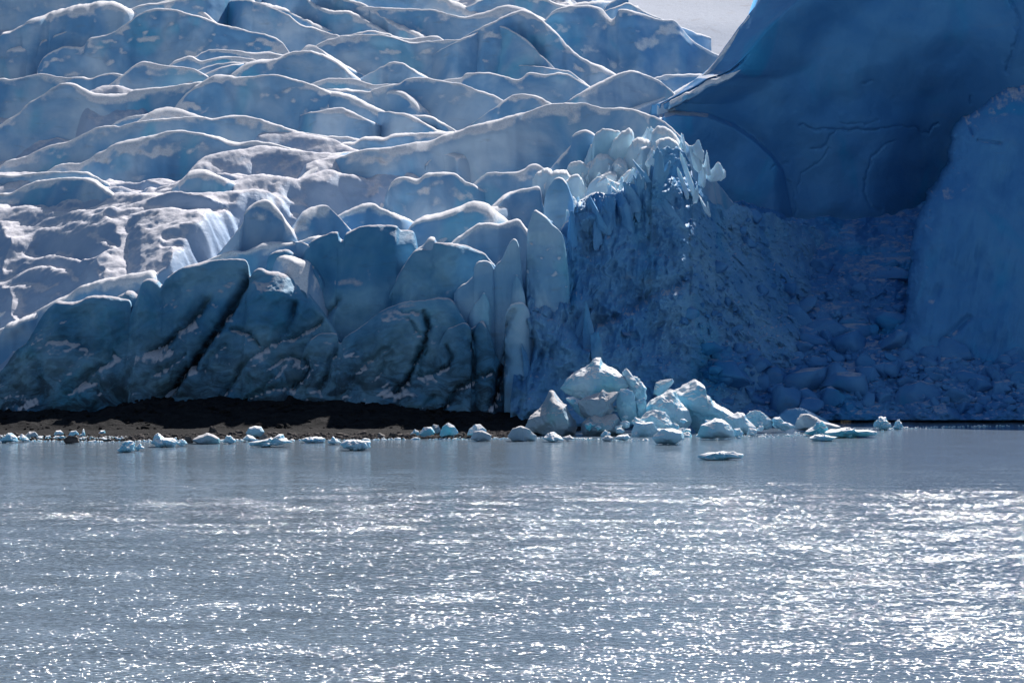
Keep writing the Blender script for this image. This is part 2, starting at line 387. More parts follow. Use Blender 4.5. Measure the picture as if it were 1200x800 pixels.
# ---- upper slope
R([(-60,75),(-20,62),(0,50),(4,45),(8,38),(18,35),(28,30),(40,24),(55,18),(65,13),(80,9),(100,5),(120,2),(138,3),(148,8)], 34, r=2.6, jag=1.2)
R([(-60,10),(-20,0),(30,-12),(90,-20),(160,-14),(230,-12),(290,-16)], 62, r=.3, mat=M_ICE)
R([(-40,78),(0,65),(8,58),(30,53),(45,49),(60,43),(75,38),(90,31),(104,23),(115,21),(140,14),(155,10),(170,5),(190,3),(205,0),(240,-8)], 32, r=.9, jag=.8)
R([(-40,74),(0,66),(10,64),(25,61),(38,57),(48,54),(58,54),(66,56)], 40, r=.5, off=34)
R([(46,88),(47,76),(55,64),(70,56),(80,54),(95,55),(100,52),(106,45),(125,41),(140,33),(155,23),(165,16),(178,11),(190,10),(210,12),(225,17),(240,21),(255,27),(265,30),(280,33),(295,37),(310,40),(320,43),(330,49),(337,58)], 50, r=.7, k=.15, amp=1.2, tail=(0,1))
R([(215,14),(225,11),(233,11),(242,16),(250,23)], 18, off=4)
R([(190,2),(230,-6),(262,-10),(290,-4),(303,6),(312,18),(318,28)], 60, r=.4, off=8, tail=(1,.4))
R([(300,2),(316,8),(335,16),(355,30),(370,33),(385,38),(398,42)], 42, r=.6, off=2, jag=1.3)
R([(355,-4),(372,6),(388,12),(405,13),(420,17),(432,25),(447,34)], 34, r=1.0, jag=1.2)
R([(318,6),(335,10),(350,20),(362,24),(376,30)], 14, r=1.8, off=3, jag=2)
R([(380,-14),(400,-4),(420,2),(440,12),(462,26),(490,38)], 26, r=1.5, jag=1.4)
R([(425,8),(450,9),(475,10),(500,11),(515,13),(530,17),(545,20),(560,16),(575,12),(585,8),(595,6),(608,8),(618,12)], 50, r=.4)
R([(430,-16),(470,-18),(505,-10),(530,0),(545,7),(558,14)], 40, r=1.2, off=8, jag=1.2)
R([(555,4),(580,-6),(610,-10),(640,-2),(660,6),(690,2)], 34, r=1.0, off=10, jag=1.3)
# blue basin ridge
R([(364,60),(370,54),(380,48),(395,44),(402,42),(420,41),(440,40),(455,42),(465,45),(475,48),(485,50),(500,48),(520,47),(540,46),(553,45),(565,43),(575,50),(585,57),(600,68),(618,83)], 58, r=.35, bulge=-.25, amp=1.0, k=.2)
R([(423,38),(435,36),(448,38),(462,42),(480,45),(500,43),(512,42),(520,47)], 10, r=1.4, off=4, jag=1.4)
R([(540,46),(555,40),(565,33),(576,28),(590,31),(600,36),(615,45),(625,54),(632,63),(641,71)], 50, r=.45, jag=.7)
R([(568,30),(580,25),(588,20),(600,15),(612,12),(621,14),(632,21),(642,29),(652,38),(665,53),(680,66),(695,74),(708,79),(722,87)], 52, r=.9, k=.2, amp=.9)
R([(640,24),(650,28),(660,38),(670,48),(680,56)], 16, r=.9, off=1.5, tail=(1,.5))
R([(637,26),(650,12),(665,8),(685,6),(697,7),(705,10),(712,18),(717,23),(721,20),(726,11),(740,12),(755,17),(775,23),(790,24),(798,32),(808,44),(820,53),(830,59),(845,66)], 96, r=.4, k=.1, amp=1.2)
R([(706,14),(711,6),(722,0),(733,-6),(736,6),(722,12)], 18, off=6, r=.2, tail=(0,0))
R([(722,8),(735,3),(745,8),(760,16),(775,22)], 12, off=5, r=.6)
# ---- second tier
R([(-40,100),(0,92),(15,93),(30,90),(40,87),(50,86),(65,89),(80,91),(95,90),(105,92),(115,89),(125,87),(135,86),(150,90)], 60, r=.35, bulge=-.2)
R([(143,88),(150,83),(160,75),(170,72),(180,74),(195,77),(210,78),(225,80),(234,84)], 36)
R([(198,77),(205,71),(213,68),(225,66),(235,71),(248,69),(262,66),(280,67),(300,70)], 26, off=2)
R([(230,66),(240,60),(255,58),(275,59),(295,62),(315,61),(330,64),(342,62)], 22, off=3, r=.5)
R([(193,102),(210,92),(225,86),(240,79),(255,75),(270,73),(290,73)], 26, r=.4)
R([(224,95),(240,87),(256,80),(272,76)], 16, r=.9, off=-1)
R([(268,90),(280,80),(290,74),(302,70),(320,69),(330,66),(342,61),(352,60),(365,60),(375,63),(385,66),(395,71),(403,77)], 46, r=.35)
R([(350,62),(360,53),(368,53),(376,58)], 16)
R([(-40,168),(-15,156),(0,147),(12,139),(24,131),(32,122),(45,114),(56,107),(65,101),(78,97),(90,99),(103,106),(115,110),(130,110),(150,109),(155,106),(175,103),(200,101),(225,97),(239,96)], 66, r=.5, k=.2)
R([(204,127),(215,113),(228,102),(240,94),(252,88),(265,88),(280,90),(300,89),(320,87),(335,90),(350,94),(365,99),(378,104),(392,110),(405,115),(420,120),(435,126),(448,131)], 66, r=.6, amp=1.1, k=.2)
R([(373,95),(385,92),(400,92),(415,92),(430,97),(440,99),(454,98)], 32, r=.7)
R([(440,104),(455,100),(468,98),(475,93),(485,91),(500,91),(520,95),(540,98),(555,104),(575,110),(592,119)], 58, r=.4, k=.2)
R([(400,104),(415,105),(430,107),(445,106),(460,104),(472,107),(482,113),(488,118)], 38, r=.5)
R([(396,108),(415,113),(430,120),(440,125),(452,131)], 24, r=1.0)
R([(385,128),(400,126),(410,130),(421,135)], 18, r=.6)
R([(450,77),(458,73),(470,73),(481,79)], 20, r=.6, off=-2)
R([(505,96),(520,94),(532,92),(541,91),(546,86),(560,85),(575,85),(590,89),(605,93),(612,91),(620,85),(635,87),(645,87),(655,85),(668,88),(680,95),(692,102),(702,113),(712,124),(719,128)], 54, r=.45, k=.2)
R([(660,82),(668,84),(676,90),(684,96)], 10, r=1.0, off=2)
R([(588,120),(600,112),(615,110),(630,113),(642,119)], 28, r=.4)
R([(691,102),(705,95),(720,88),(735,83),(745,84),(760,89),(772,94),(780,101),(785,105)], 48, r=.7, yaw=8)
R([(752,122),(768,117),(785,110),(800,102),(812,95),(825,86)], 22, r=1.4, off=2)
R([(765,92),(780,88),(800,87),(822,87)], 16, r=.9, off=5)
# ---- third tier: long arcs
R([(-40,206),(-15,201),(0,195),(10,188),(30,183),(45,176),(60,170),(80,166),(100,156),(115,149),(128,147),(140,148),(150,145),(165,142),(190,139),(215,137),(235,137),(250,139),(265,136),(280,135),(295,137),(310,141),(325,146),(340,151),(355,155),(375,158),(395,160),(412,161)], 58, r=.55, k=.2)
R([(128,149),(140,141),(155,136),(166,134)], 20)
R([(163,141),(175,132),(188,127),(205,126),(220,131),(232,135)], 24, r=.5)
R([(57,200),(70,193),(80,191),(95,191),(105,186),(115,179),(125,175),(130,171),(145,165),(165,161),(185,157),(200,153),(215,153),(235,156),(255,160),(270,165),(282,167),(295,165),(315,167),(335,172),(352,176)], 64, r=.45, k=.2, amp=.9)
R([(218,206),(225,200),(238,198),(248,202),(262,208)], 26, r=1.0)
R([(-40,206),(0,204),(25,204),(50,202),(80,201),(100,201),(111,206)], 34, r=.6)
R([(-40,232),(0,227),(15,225),(30,217),(45,212),(65,209),(80,208),(100,208),(110,210),(120,216),(133,226)], 52, r=.7, amp=.9)
R([(330,224),(345,213),(360,201),(370,195),(380,188),(390,180)], 26, r=.5, k=.6, tail=(.4,1))
R([(388,170),(402,167),(415,166),(425,161),(440,160),(452,161),(460,157),(475,156),(500,155),(522,154)], 36, r=.6)
R([(465,132),(480,134),(495,142),(510,151),(520,154)], 20, r=.9, off=4)
R([(493,135),(505,136),(518,143),(530,150)], 18, r=.6, off=5)
# the long curved ridge
R([(405,181),(426,175),(448,173),(470,170),(488,166),(504,165),(518,159),(530,155),(540,152),(550,148),(570,143),(590,138),(600,135),(620,130),(640,123),(660,121),(685,121),(700,125),(715,127),(730,126),(745,129),(760,134),(775,140),(785,148),(795,157),(805,168),(813,178)], 64, r=.5, Y=[(405,382),(520,388),(600,398),(680,402),(760,388),(813,366)], amp=1.3, lam=12)
R([(472,208),(486,194),(500,192),(512,191),(528,184),(538,175),(548,171),(566,165),(580,164),(594,164),(600,167),(612,164),(626,161)], 44, r=.8, k=.2)
R([(505,184),(512,178),(522,177),(532,179)], 16, r=1.4, jag=1.4)
R([(624,161),(630,153),(645,153),(656,158)], 20, r=.5)
R([(542,207),(552,200),(565,190),(580,181),(600,174),(613,170),(620,166),(632,164),(655,160),(665,155),(678,152),(690,154)], 48, r=.4, k=.2)
R([(654,187),(662,178),(670,168),(670,160),(678,154),(688,153),(697,158),(700,168),(706,178),(714,184)], 40, r=.5, Y=366, tail=(.6,.6))
R([(543,230),(554,216),(566,206),(574,202),(590,202),(610,200),(620,194),(629,192),(637,197),(648,206)], 44, r=.45, k=.2)
R([(447,243),(452,228),(458,215),(464,209),(475,207),(490,209),(500,203),(512,202),(530,202),(540,208),(546,213),(552,215)], 66, r=.8, k=.1, amp=.9)
R([(478,269),(485,260),(492,255),(505,251),(520,248),(535,243),(550,237),(560,236),(570,238),(577,243)], 54, r=.9, k=.2)
R([(572,247),(580,238),(590,229),(600,224),(615,221),(630,218),(634,225),(637,240)], 50, r=.9, jag=1., tail=(1,.3))
R([(510,284),(525,274),(540,268),(555,258),(565,250),(577,242)], 40, r=.8, k=.5)
R([(530,283),(545,272),(560,262),(572,261),(585,262),(600,258),(608,257),(616,266)], 64, r=1.0, jag=.7)
# ---- lower snowy left
R([(-40,378),(0,366),(25,360),(45,352),(65,340),(78,335),(95,330),(120,320),(130,310),(150,300),(170,288),(185,278),(195,270),(205,262),(215,257),(228,251),(242,250)], 34, r=.7, Y=[(-40,337),(60,338),(100,338),(240,352)])
R([(95,334),(110,310),(130,292),(150,282),(170,276),(186,276)], 44, r=.4, Y=343, off=0)
R([(-60,402),(0,385),(12,378),(30,371),(50,364),(62,357),(78,353)], 30, r=1.2, Y=[(-60,328),(80,326)], jag=1.2)
# hollow and slabs left of centre
R([(270,237),(284,231),(300,228),(320,223),(340,222),(370,223),(400,224),(420,226),(440,230),(448,238)], 78, r=.5, bulge=-.45, k=.1, tail=(.2,1))
R([(284,262),(288,247),(298,238),(308,234),(318,236),(330,250),(338,262)], 46, r=.6, off=-3)
R([(332,283),(345,262),(355,248),(365,243),(380,240),(388,246),(398,256)], 48, r=.6, yaw=25)
R([(339,284),(355,275),(370,267),(385,260),(395,253),(410,245),(425,239),(438,238),(447,244),(457,247)], 52, r=1.0, k=.2)
R([(212,316),(236,307),(256,299),(270,294),(288,294),(300,288),(310,284),(322,283),(338,284),(354,282),(366,277)], 52, r=.8, k=.2)
R([(66,351),(80,345),(95,335),(108,331),(120,327),(135,325),(150,321),(165,319),(180,317),(186,324),(191,331)], 54, r=.5, Y=324)

# ---- the front cliff: tall dirty faces above the shore
GROOVES += [([(298,312),(292,330),(278,356),(262,384),(240,415),(215,450),(190,485)], 5, 3.4), ([(246,352),(236,365),(222,380),(200,402),(180,412)], 6, 2.2),
 ([(172,412),(190,407),(210,409)], 2.5, 1.2), ([(225,416),(205,430),(190,436)], 2.5, 1.3), ([(65,400),(80,398),(98,402),(106,408)], 6, 1.2), ([(140,415),(125,430),(112,440),(100,452)], 6, 1.6),
 ([(90,460),(108,448),(125,445),(130,458)], 2.5, 1.), ([(280,386),(300,392),(310,404),(330,402),(355,390),(380,376),(400,352)], 2.6, 1.4), ([(347,358),(344,378),(336,392),(326,402)], 4, 1.4),
 ([(322,404),(298,420),(284,444),(270,465)], 2.6, 1.3), ([(400,352),(392,362),(380,372)], 3, 1.2), ([(325,430),(332,420),(345,417),(358,422),(365,432),(360,445),(348,452),(330,452),(318,456),(295,468)], 2.4, 1.5),
 ([(398,400),(392,420),(385,440),(377,456)], 4, 1.4), ([(498,366),(503,385),(498,405),(488,425),(478,445),(468,458)], 3, 2.2), ([(470,365),(485,366),(498,366)], 2, 1.2), ([(478,372),(490,386),(496,395)], 2, .8),
 ([(494,440),(512,436),(525,429),(530,421),(524,405)], 2, 1.3), ([(495,440),(495,425),(502,410)], 2, .9), ([(520,480),(530,465),(538,454),(555,444),(577,436)], 2.2, 1.5), ([(552,385),(554,410),(555,438)], 3, 1.8),
 ([(600,362),(590,380),(586,400),(589,420),(585,445),(580,470)], 5, 3.), ([(484,478),(500,473),(510,464)], 2, .8), ([(408,462),(420,435),(432,425),(450,412),(460,405)], 3, .8),
 ([(446,438),(455,418),(468,404)], 2.5, .7), ([(272,404),(258,414),(250,430)], 3, 1.), ([(311,460),(330,440),(338,425)], 2.5, .9)]
CL = dict(flute=.38, lean=.55, sh=.9, pw=1.2, rough=.2, mat=M_CLIFF, groove=True, rows=110, step=1.5, blen=.5, name='ice_cliff')
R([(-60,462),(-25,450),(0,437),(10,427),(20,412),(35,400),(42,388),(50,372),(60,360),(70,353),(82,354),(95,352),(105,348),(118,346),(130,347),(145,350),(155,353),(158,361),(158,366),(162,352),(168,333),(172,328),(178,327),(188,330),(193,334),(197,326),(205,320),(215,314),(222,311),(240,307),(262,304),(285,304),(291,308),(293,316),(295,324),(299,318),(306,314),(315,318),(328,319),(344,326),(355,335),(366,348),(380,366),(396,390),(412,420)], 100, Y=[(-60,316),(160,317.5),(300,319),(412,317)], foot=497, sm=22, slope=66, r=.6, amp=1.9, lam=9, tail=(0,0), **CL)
R([(143,345),(152,340),(164,345),(168,341)], 20, Y=319, mat=M_CLIFF, r=.6)
R([(311,316),(315,300),(324,294),(336,292),(344,296),(352,302),(366,310),(374,320)], 70, Y=324, r=.5, mat=M_CLIFF)
R([(341,300),(352,303),(364,308),(370,322)], 12, r=1.6, Y=323, slope=45)
R([(361,286),(374,278),(394,271),(398,278),(403,281),(406,273),(416,268),(430,264),(448,264),(464,264),(469,269),(480,270),(486,274),(489,286),(491,302)], 118, Y=328, slope=72, r=.6, mat=M_CLIFF, sh=.5, groove=True, rows=90, amp=1.8, lam=9, tail=(.4,0))
R([(360,286),(364,300),(370,314),(373,326)], 12, Y=326, r=.5, mat=M_ICE, yaw=30)
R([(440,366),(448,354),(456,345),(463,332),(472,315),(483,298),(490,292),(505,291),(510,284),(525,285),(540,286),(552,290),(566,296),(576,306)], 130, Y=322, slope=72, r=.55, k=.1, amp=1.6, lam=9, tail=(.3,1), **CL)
R([(404,389),(410,380),(420,371),(432,364),(444,357),(453,347),(460,333),(469,318),(479,302),(488,292),(497,286),(503,278),(509,278),(513,285)], 34, Y=324, r=.5, k=.2, tail=(.5,.5))
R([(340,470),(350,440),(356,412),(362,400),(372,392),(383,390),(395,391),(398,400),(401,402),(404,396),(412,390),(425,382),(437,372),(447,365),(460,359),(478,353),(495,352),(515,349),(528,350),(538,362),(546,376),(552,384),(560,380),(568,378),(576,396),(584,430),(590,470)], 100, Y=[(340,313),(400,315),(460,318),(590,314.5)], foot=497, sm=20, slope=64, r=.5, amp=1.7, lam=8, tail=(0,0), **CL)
R([(515,400),(524,386),(535,381),(545,378),(552,385),(556,400)], 100, Y=313, slope=74, r=.4, mat=M_CLIFF, groove=True, rows=80)
R([(548,404),(556,385),(563,376),(570,380),(578,400),(584,420)], 104, Y=313.4, slope=74, r=.4, mat=M_CLIFF, groove=True, rows=80)
SE = dict(sh=.6, pw=1.3, hs=1.1, tl=8, name='serac', mat=M_SPIRE, rows=70, step=1.0, tail=(0,0))
R([(532,344),(538,336),(548,330),(555,322),(556,312),(562,306),(572,306),(578,312),(581,322)], 90, Y=318, r=.5, slope=80, bulge=.08, **SE)
R([(574,330),(580,313),(588,303),(594,290),(600,281),(604,280),(608,287),(610,300),(612,320),(614,345)], 110, Y=319.5, r=.45, slope=82, bulge=.10, **SE)
R([(596,372),(599,352),(601,335),(605,322),(611,332),(615,346),(617,364)], 60, Y=316.5, r=.4, slope=82, bulge=.12, **SE)
R([(585,440),(590,400),(592,370),(597,359),(604,355),(612,354),(618,360),(623,374),(625,400),(624,430)], [(585,50),(592,118),(620,118),(625,60)], Y=315, r=.5, slope=82, bulge=.10, groove=True, **SE)
R([(548,372),(555,358),(562,350),(567,343),(571,348),(575,358),(580,378)], 80, Y=316.8, r=.4, slope=80, bulge=.08, **SE)
R([(556,362),(562,348),(566,342),(569,345),(571,355)], 20, Y=317.6, r=.6, slope=70, **SE)
# calving front in the middle
CF = dict(sh=.5, pw=1.2, rough=.3, mat=M_CALVED, rows=120, step=1.5, blen=.5, name='ice_cliff', groove=True)
GROOVES += [([(655,318),(651,340),(648,360),(646,372)], 4, 2.2), ([(668,350),(670,362),(667,366)], 3, 1.2), ([(700,374),(716,374),(735,366),(752,352),(765,345),(782,336),(800,326)], 3.5, .9),
 ([(684,395),(690,380),(690,365)], 4, 2.2), ([(764,250),(772,246)], 3, 1.), ([(690,300),(700,285),(705,280)], 3, 1.), ([(625,365),(640,372),(650,370)], 2, 1.), ([(610,480),(622,455),(632,430),(636,415)], 4, 1.2)]
R([(612,360),(615,335),(617,300),(618,272),(622,256),(627,246),(633,249),(640,254),(648,263),(655,270),(660,278),(664,300),(667,330)], 100, Y=319.5, foot=[(612,385),(640,372),(667,350)], sm=8, slope=82, pw=1.1, r=.5, amp=1.2, lam=5, sh=.6, flute=.3, name='serac', mat=M_SPIRE, tail=(0,0), rows=80, step=1.1, rough=.1, blen=.4)
R([(637,244),(640,226),(648,212),(655,208),(663,212),(668,224),(672,236),(673,258)], 60, Y=338, slope=84, hs=1.2, r=.5, bulge=.12, name='serac', mat=M_SPIRE, rows=60, step=1., tail=(0,0))
R([(655,274),(658,266),(663,260),(668,259),(671,265),(672,278)], 30, Y=331, slope=80, hs=1.2, tl=5, r=.7, name='serac', mat=M_ICE, step=1., bulge=.1)
_CT = [(598,470),(604,424),(610,385),(613,350),(616,325),(617,300),(618,270),(622,256),(627,246),(633,249),(640,254),(648,263),(655,270),(661,278),(666,282),(669,272),(673,246),(676,236),(688,233),(695,228),(706,226),(716,226),(727,224),(733,217),(741,214),(750,216),(757,222),(761,206),(764,186),(770,176),(782,173),(793,173),(802,176),(808,188),(812,206),(822,222),(835,236),(852,244),(868,240),(900,250),(930,262),(960,268),(985,285)]
def calve_Y(px, py):
    yc = np.interp(px, [598, 640, 668, 740, 790, 830, 870, 920, 985], [317, 322, 327, 334, 340, 350, 369, 396, 424])
    yf = np.interp(px, [598, 640, 690, 740, 790, 830, 870, 920, 985], [307, 310, 312, 315, 318, 321, 325, 333, 352])
    pc = np.interp(px, [598, 620, 640, 700, 740, 775, 800, 830, 870, 985], [330, 285, 262, 234, 220, 190, 186, 225, 242, 275])
    t = np.clip((495-py)/(495-pc), -.1, 1.3)
    y = yf+(yc-yf)*np.sign(t)*np.abs(t)**1.1
    ly = np.interp(px, [684, 700, 718, 742, 766, 800, 830, 870], [402, 380, 372, 362, 347, 329, 318, 316])
    wgt = smooth(676, 702, px)*smooth(835, 770, px)
    jx = 5*fbm(np.stack([px/22., py/22., 0*px+2], -1), 4, .55)
    y = y-2.6*smooth(-2, 9, py-ly+jx)*wgt+.8*np.exp(-((py-ly+jx+5)/4)**2)*wgt
    lx = np.interp(py, [345, 372, 400, 440, 495], [612, 624, 628, 618, 606])     # smooth pale slab left of it
    y = y-3.0*smooth(-3, 4, px-lx-jx*.3)*smooth(352, 378, py+.35*(px-640))*smooth(704, 676, px)
    p = np.stack([px/55., py/55., 0*px+14.], -1)
    y = y+4.2*fbm(p*1.2, 4)
    fl = smooth(850, 760, px)*smooth(470, 380, py)
    y = y+fl*(2.4*ridged(np.stack([(px+py*.12)/26.+.5*fbm(p*2, 2), py/95., 0*px+7], -1), 3)+.6*ridged(np.stack([(px+py*.1)/7., py/40., 0*px+1], -1), 2))
    di = smooth(770, 850, px)*smooth(480, 400, py)
    y = y+di*2.6*ridged(np.stack([(px*.7+py*.7)/50., (py*.7-px*.7)/12., 0*px+3], -1)+.6*fbm(p*2, 2)[..., None], 4)
    y = y+smooth(700, 830, px)*(1.0*ridged(np.stack([px/13., py/10., 0*px+5], -1), 3)+.4*ridged(np.stack([px/5., py/4., 0*px+9], -1), 2))
    tp = np.interp(px, [a for a, _ in _CT], [b for _, b in _CT])
    y = y+.55*smooth(0, 30, py-tp)*ridged(np.stack([px/12., py/16., 0*px+6], -1), 4)+.12*fbm(np.stack([px/3.5, py/3.5, 0*px], -1), 2)
    return y+groove_depth(px, py)*.8
cc_ = np.linspace(598, 985, 560)
ct_ = np.interp(cc_, [a for a, _ in _CT], [b for _, b in _CT])+4.5*fbm(np.stack([cc_*.07, 0*cc_, 0*cc_+2], -1), 5, .65)
calve = relief('ice_cliff', cc_, ct_, np.full(len(cc_), 500.), 420, calve_Y, M_CALVED, thick=9, topslope=.35)
adopt(calve, glacier)

# ---- broken seracs along the top of the calving front
rs = random.Random(3)
SH = dict(hs=1.1, tl=7, name='serac', mat=M_SERAC, step=.8, rows=30, jag=2.0)
for pts, h, Y, r in [
  ([(693,170),(700,153),(712,152),(724,153)], 28, 362, .9), ([(716,172),(722,160),(730,154),(737,151),(742,157),(744,170)], 34, 360, .6),
  ([(736,176),(742,164),(752,162),(760,163),(764,172)], 30, 356, .6), ([(763,162),(764,154),(770,149),(777,148),(786,152),(793,160)], 26, 354, .7),
  ([(766,170),(772,162),(784,161),(793,166),(796,173)], 18, 349, 1.6), ([(748,182),(752,173),(760,171),(767,176),(767,190)], 30, 352, .7),
  ([(664,200),(668,192),(680,189),(690,195),(694,206)], 30, 357, .8), ([(686,196),(692,188),(702,192),(708,202)], 24, 359, .8),
  ([(640,212),(645,203),(652,200),(662,199)], 24, 356, .8), ([(662,214),(668,207),(678,205),(684,214)], 30, 350, .8),
  ([(686,226),(692,214),(702,207),(714,210),(728,217)], 34, 345, .6), ([(704,206),(712,200),(722,204),(724,210)], 20, 351, 1.),
  ([(724,212),(732,203),(742,198),(752,198),(758,204)], 34, 347, .7), ([(696,186),(704,180),(716,184),(722,190)], 18, 358, 1.1),
  ([(718,192),(724,186),(732,188),(736,196)], 20, 355, 1.), ([(684,232),(692,228),(708,226),(714,232)], 14, 340.5, 1.1),
  ([(712,228),(720,222),(730,223),(734,232)], 16, 340, 1.2), ([(740,226),(746,216),(754,218),(759,228)], 22, 340, .8),
  ([(672,262),(676,252),(690,248),(700,250)], 24, 336, .8), ([(632,200),(640,196),(650,204),(656,212)], 22, 360, .7)]:
    R(pts, h, Y=Y, r=r, slope=78, **SH)
# ================================================================== THE SHADED HEADWALL ON THE RIGHT
headwall = tag(empty('ice_wall', (110, 420, 0)), 'huge smooth dark blue ice wall in shade round the alcove on the right', 'ice wall'); bpy.context.view_layer.update()
WALL_G = [([(938,148),(950,150),(975,152),(1010,153),(1030,151),(1045,147),(1070,149),(1080,155),(1088,155),(1093,148),(1100,145)], 1.7, 1.6),
 ([(980,152),(972,166),(962,172),(950,174)], 1.6, 1.2), ([(970,172),(966,184),(956,192),(938,204),(935,225)], 1.3, 1.), ([(1048,165),(1036,172),(1022,186),(1016,205),(1013,225),(1020,243),(1034,248)], 2.0, 1.0),
 ([(985,142),(1000,146),(1018,145),(1030,140)], 1.2, .8), ([(1183,0),(1192,20),(1193,42),(1186,62),(1180,85)], 3, 1.8), ([(1010,98),(1022,95)], 2., 1.2), ([(1137,113),(1138,122)], 2.4, 1.4),
 ([(905,198),(915,193),(924,190)], 2., 1.0), ([(838,88),(852,84),(868,74)], 2.2, 1.2), ([(860,70),(905,92),(945,103)], 2, .35), ([(920,210),(930,222),(933,250)], 1.5, .7)]
def wall_Y(px, py):
    y = 424+14*smooth(0, 260, py)-6*smooth(980, 800, px)
    y = y+12*np.exp(-((px-1105)/55)**2)*smooth(30, 180, py)
    y = y-16*smooth(1120, 1290, px)
    # left arm: from a fold line its upper face leans back to a thin crest
    fx = np.interp(py, [-40, -6, 12, 34, 56, 72, 82, 88, 92, 101, 110, 122], [975, 945, 925, 902, 884, 870, 858, 846, 832, 818, 800, 776])
    y = y-8*smooth(90, 0, px-fx)+.42*np.maximum(0, fx-px)*smooth(0, 10, fx-px)+1.2*np.exp(-((px-fx)/1.8)**2)*smooth(60, 75, py)
    # low rounded lobe at the foot of the arm
    ex = np.interp(px, [770, 790, 830, 860, 885, 905, 918, 930], [136, 131, 134, 146, 163, 182, 200, 260])
    y = y-6.5*smooth(-2.5, 5, py-ex)*smooth(935, 905, px)
    p = np.stack([px/70., py/70., 0*px+1.3], -1)
    y = y+2.0*fbm(p, 2)+.10*fbm(p*7, 3)+.12*ridged(np.stack([px/38+py/90, py/60, 0*px+3], -1), 3)
    g = np.zeros(px.shape)
    for pts, wd, dep in WALL_G:
        P = np.asarray(pts, float); best = np.full(px.shape, 1e9)
        xx = px+3*fbm(np.stack([px*.06, py*.06, 0*px], -1), 4, .6); yy = py+3*fbm(np.stack([px*.06, py*.06, 0*px+5], -1), 4, .6)
        for (x0, y0), (x1, y1) in zip(P[:-1], P[1:]):
            dx, dy = x1-x0, y1-y0; t = np.clip(((xx-x0)*dx+(yy-y0)*dy)/(dx*dx+dy*dy), 0, 1)
            best = np.minimum(best, np.hypot(xx-x0-t*dx, yy-y0-t*dy))
        g = np.maximum(g, (.28*dep)*np.exp(-(best/(.75*wd))**1.4))
    return y+1.5*g
cols = np.concatenate([np.linspace(764, 1220, 600), np.linspace(1224, 1700, 90)])
wtop = np.interp(cols, [764, 780, 795, 812, 825, 840, 850, 860, 875, 893, 912, 935, 965, 1010, 1060, 1150, 1700], [123, 118, 109, 96, 85, 69, 54, 40, 20, -2, -60, -125, -150, -130, -82, -76, -76])
wtop = wtop+1.2*fbm(np.stack([cols*.06, 0*cols, 0*cols], -1), 3)
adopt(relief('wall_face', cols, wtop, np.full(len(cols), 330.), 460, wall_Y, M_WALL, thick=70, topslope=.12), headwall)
# bright snow-edged crest of the left arm, and its second fold
adopt(fin('wall_crest', [(770,124),(782,117),(795,108),(812,97),(826,85),(838,72),(848,58),(858,44),(870,29),(878,18)], 26, None, M_ICE, Y=[(770,418),(900,432)], r=.3, sh=.25, slope=70, hs=1., tail=(0,0)), headwall)
adopt(fin('wall_fold', [(784,119),(800,111),(818,102),(832,93),(846,89),(858,83),(868,74)], 5, None, M_ICE, Y=[(784,413.5),(868,418)], r=.8, slope=66, hs=1., tail=(0,0), jag=1.3, blen=.6), headwall)
_BX = [1016, 1044, 1058, 1066, 1075, 1085, 1090, 1104, 1114, 1118, 1122, 1125, 1132, 1146, 1165, 1182, 1200, 1240, 1300, 1400, 1600]
_BY = [478, 412, 372, 322, 272, 246, 228, 215, 192, 172, 155, 146, 140, 130, 114, 104, 102, 92, 80, 60, 40]
bc = np.concatenate([np.linspace(1000, 1220, 300), np.linspace(1224, 1600, 60)]); bt = np.full(len(bc), 20.)
_ex = np.linspace(1016, 1600, 700); _ey = np.interp(_ex, _BX, _BY)
def butt_Y(px, py):
    y = 350+42*np.clip((486-py)/390, 0, 1.2)**1.25
    dist = np.full(px.shape, 1e9)
    for x0, y0, x1, y1 in zip(_BX[:-1], _BY[:-1], _BX[1:], _BY[1:]):
        dx, dy = x1-x0, y1-y0; t = np.clip(((px-x0)*dx+(py-y0)*dy)/(dx*dx+dy*dy), 0, 1); dist = np.minimum(dist, np.hypot(px-x0-t*dx, py-y0-t*dy))
    sd = np.where(py > np.interp(px, _BX, _BY), dist, -dist)+5*fbm(np.stack([px/45., py/45., 0*px+33], -1), 5, .6)
    y = y+8*np.exp(-np.maximum(sd, 0)/13.)+75*smooth(1., -9, sd)
    p = np.stack([px/55., py/80., 0*px+21], -1)
    y = y+3.0*fbm(p, 3)+.55*ridged(np.stack([px/16.+py/70, py/110., 0*px+5], -1), 3)+.15*fbm(p*7, 3)
    for x0, y0, x1, y1, w_, d_ in ((1146,164,1173,168,1.6,1.0), (1137,150,1141,158,2.2,1.4), (1105,400,1135,372,4,1.5), (1100,335,1092,350,5,1.2)):
        dx, dy = x1-x0, y1-y0; t = np.clip(((px-x0)*dx+(py-y0)*dy)/(dx*dx+dy*dy), 0, 1); y = y+d_*np.exp(-(np.hypot(px-x0-t*dx, py-y0-t*dy)/w_)**2)
    return y
adopt(relief('ice_buttress', bc, bt, np.full(len(bc), 500.), 420, butt_Y, M_WALL, thick=4, topslope=.1), headwall)

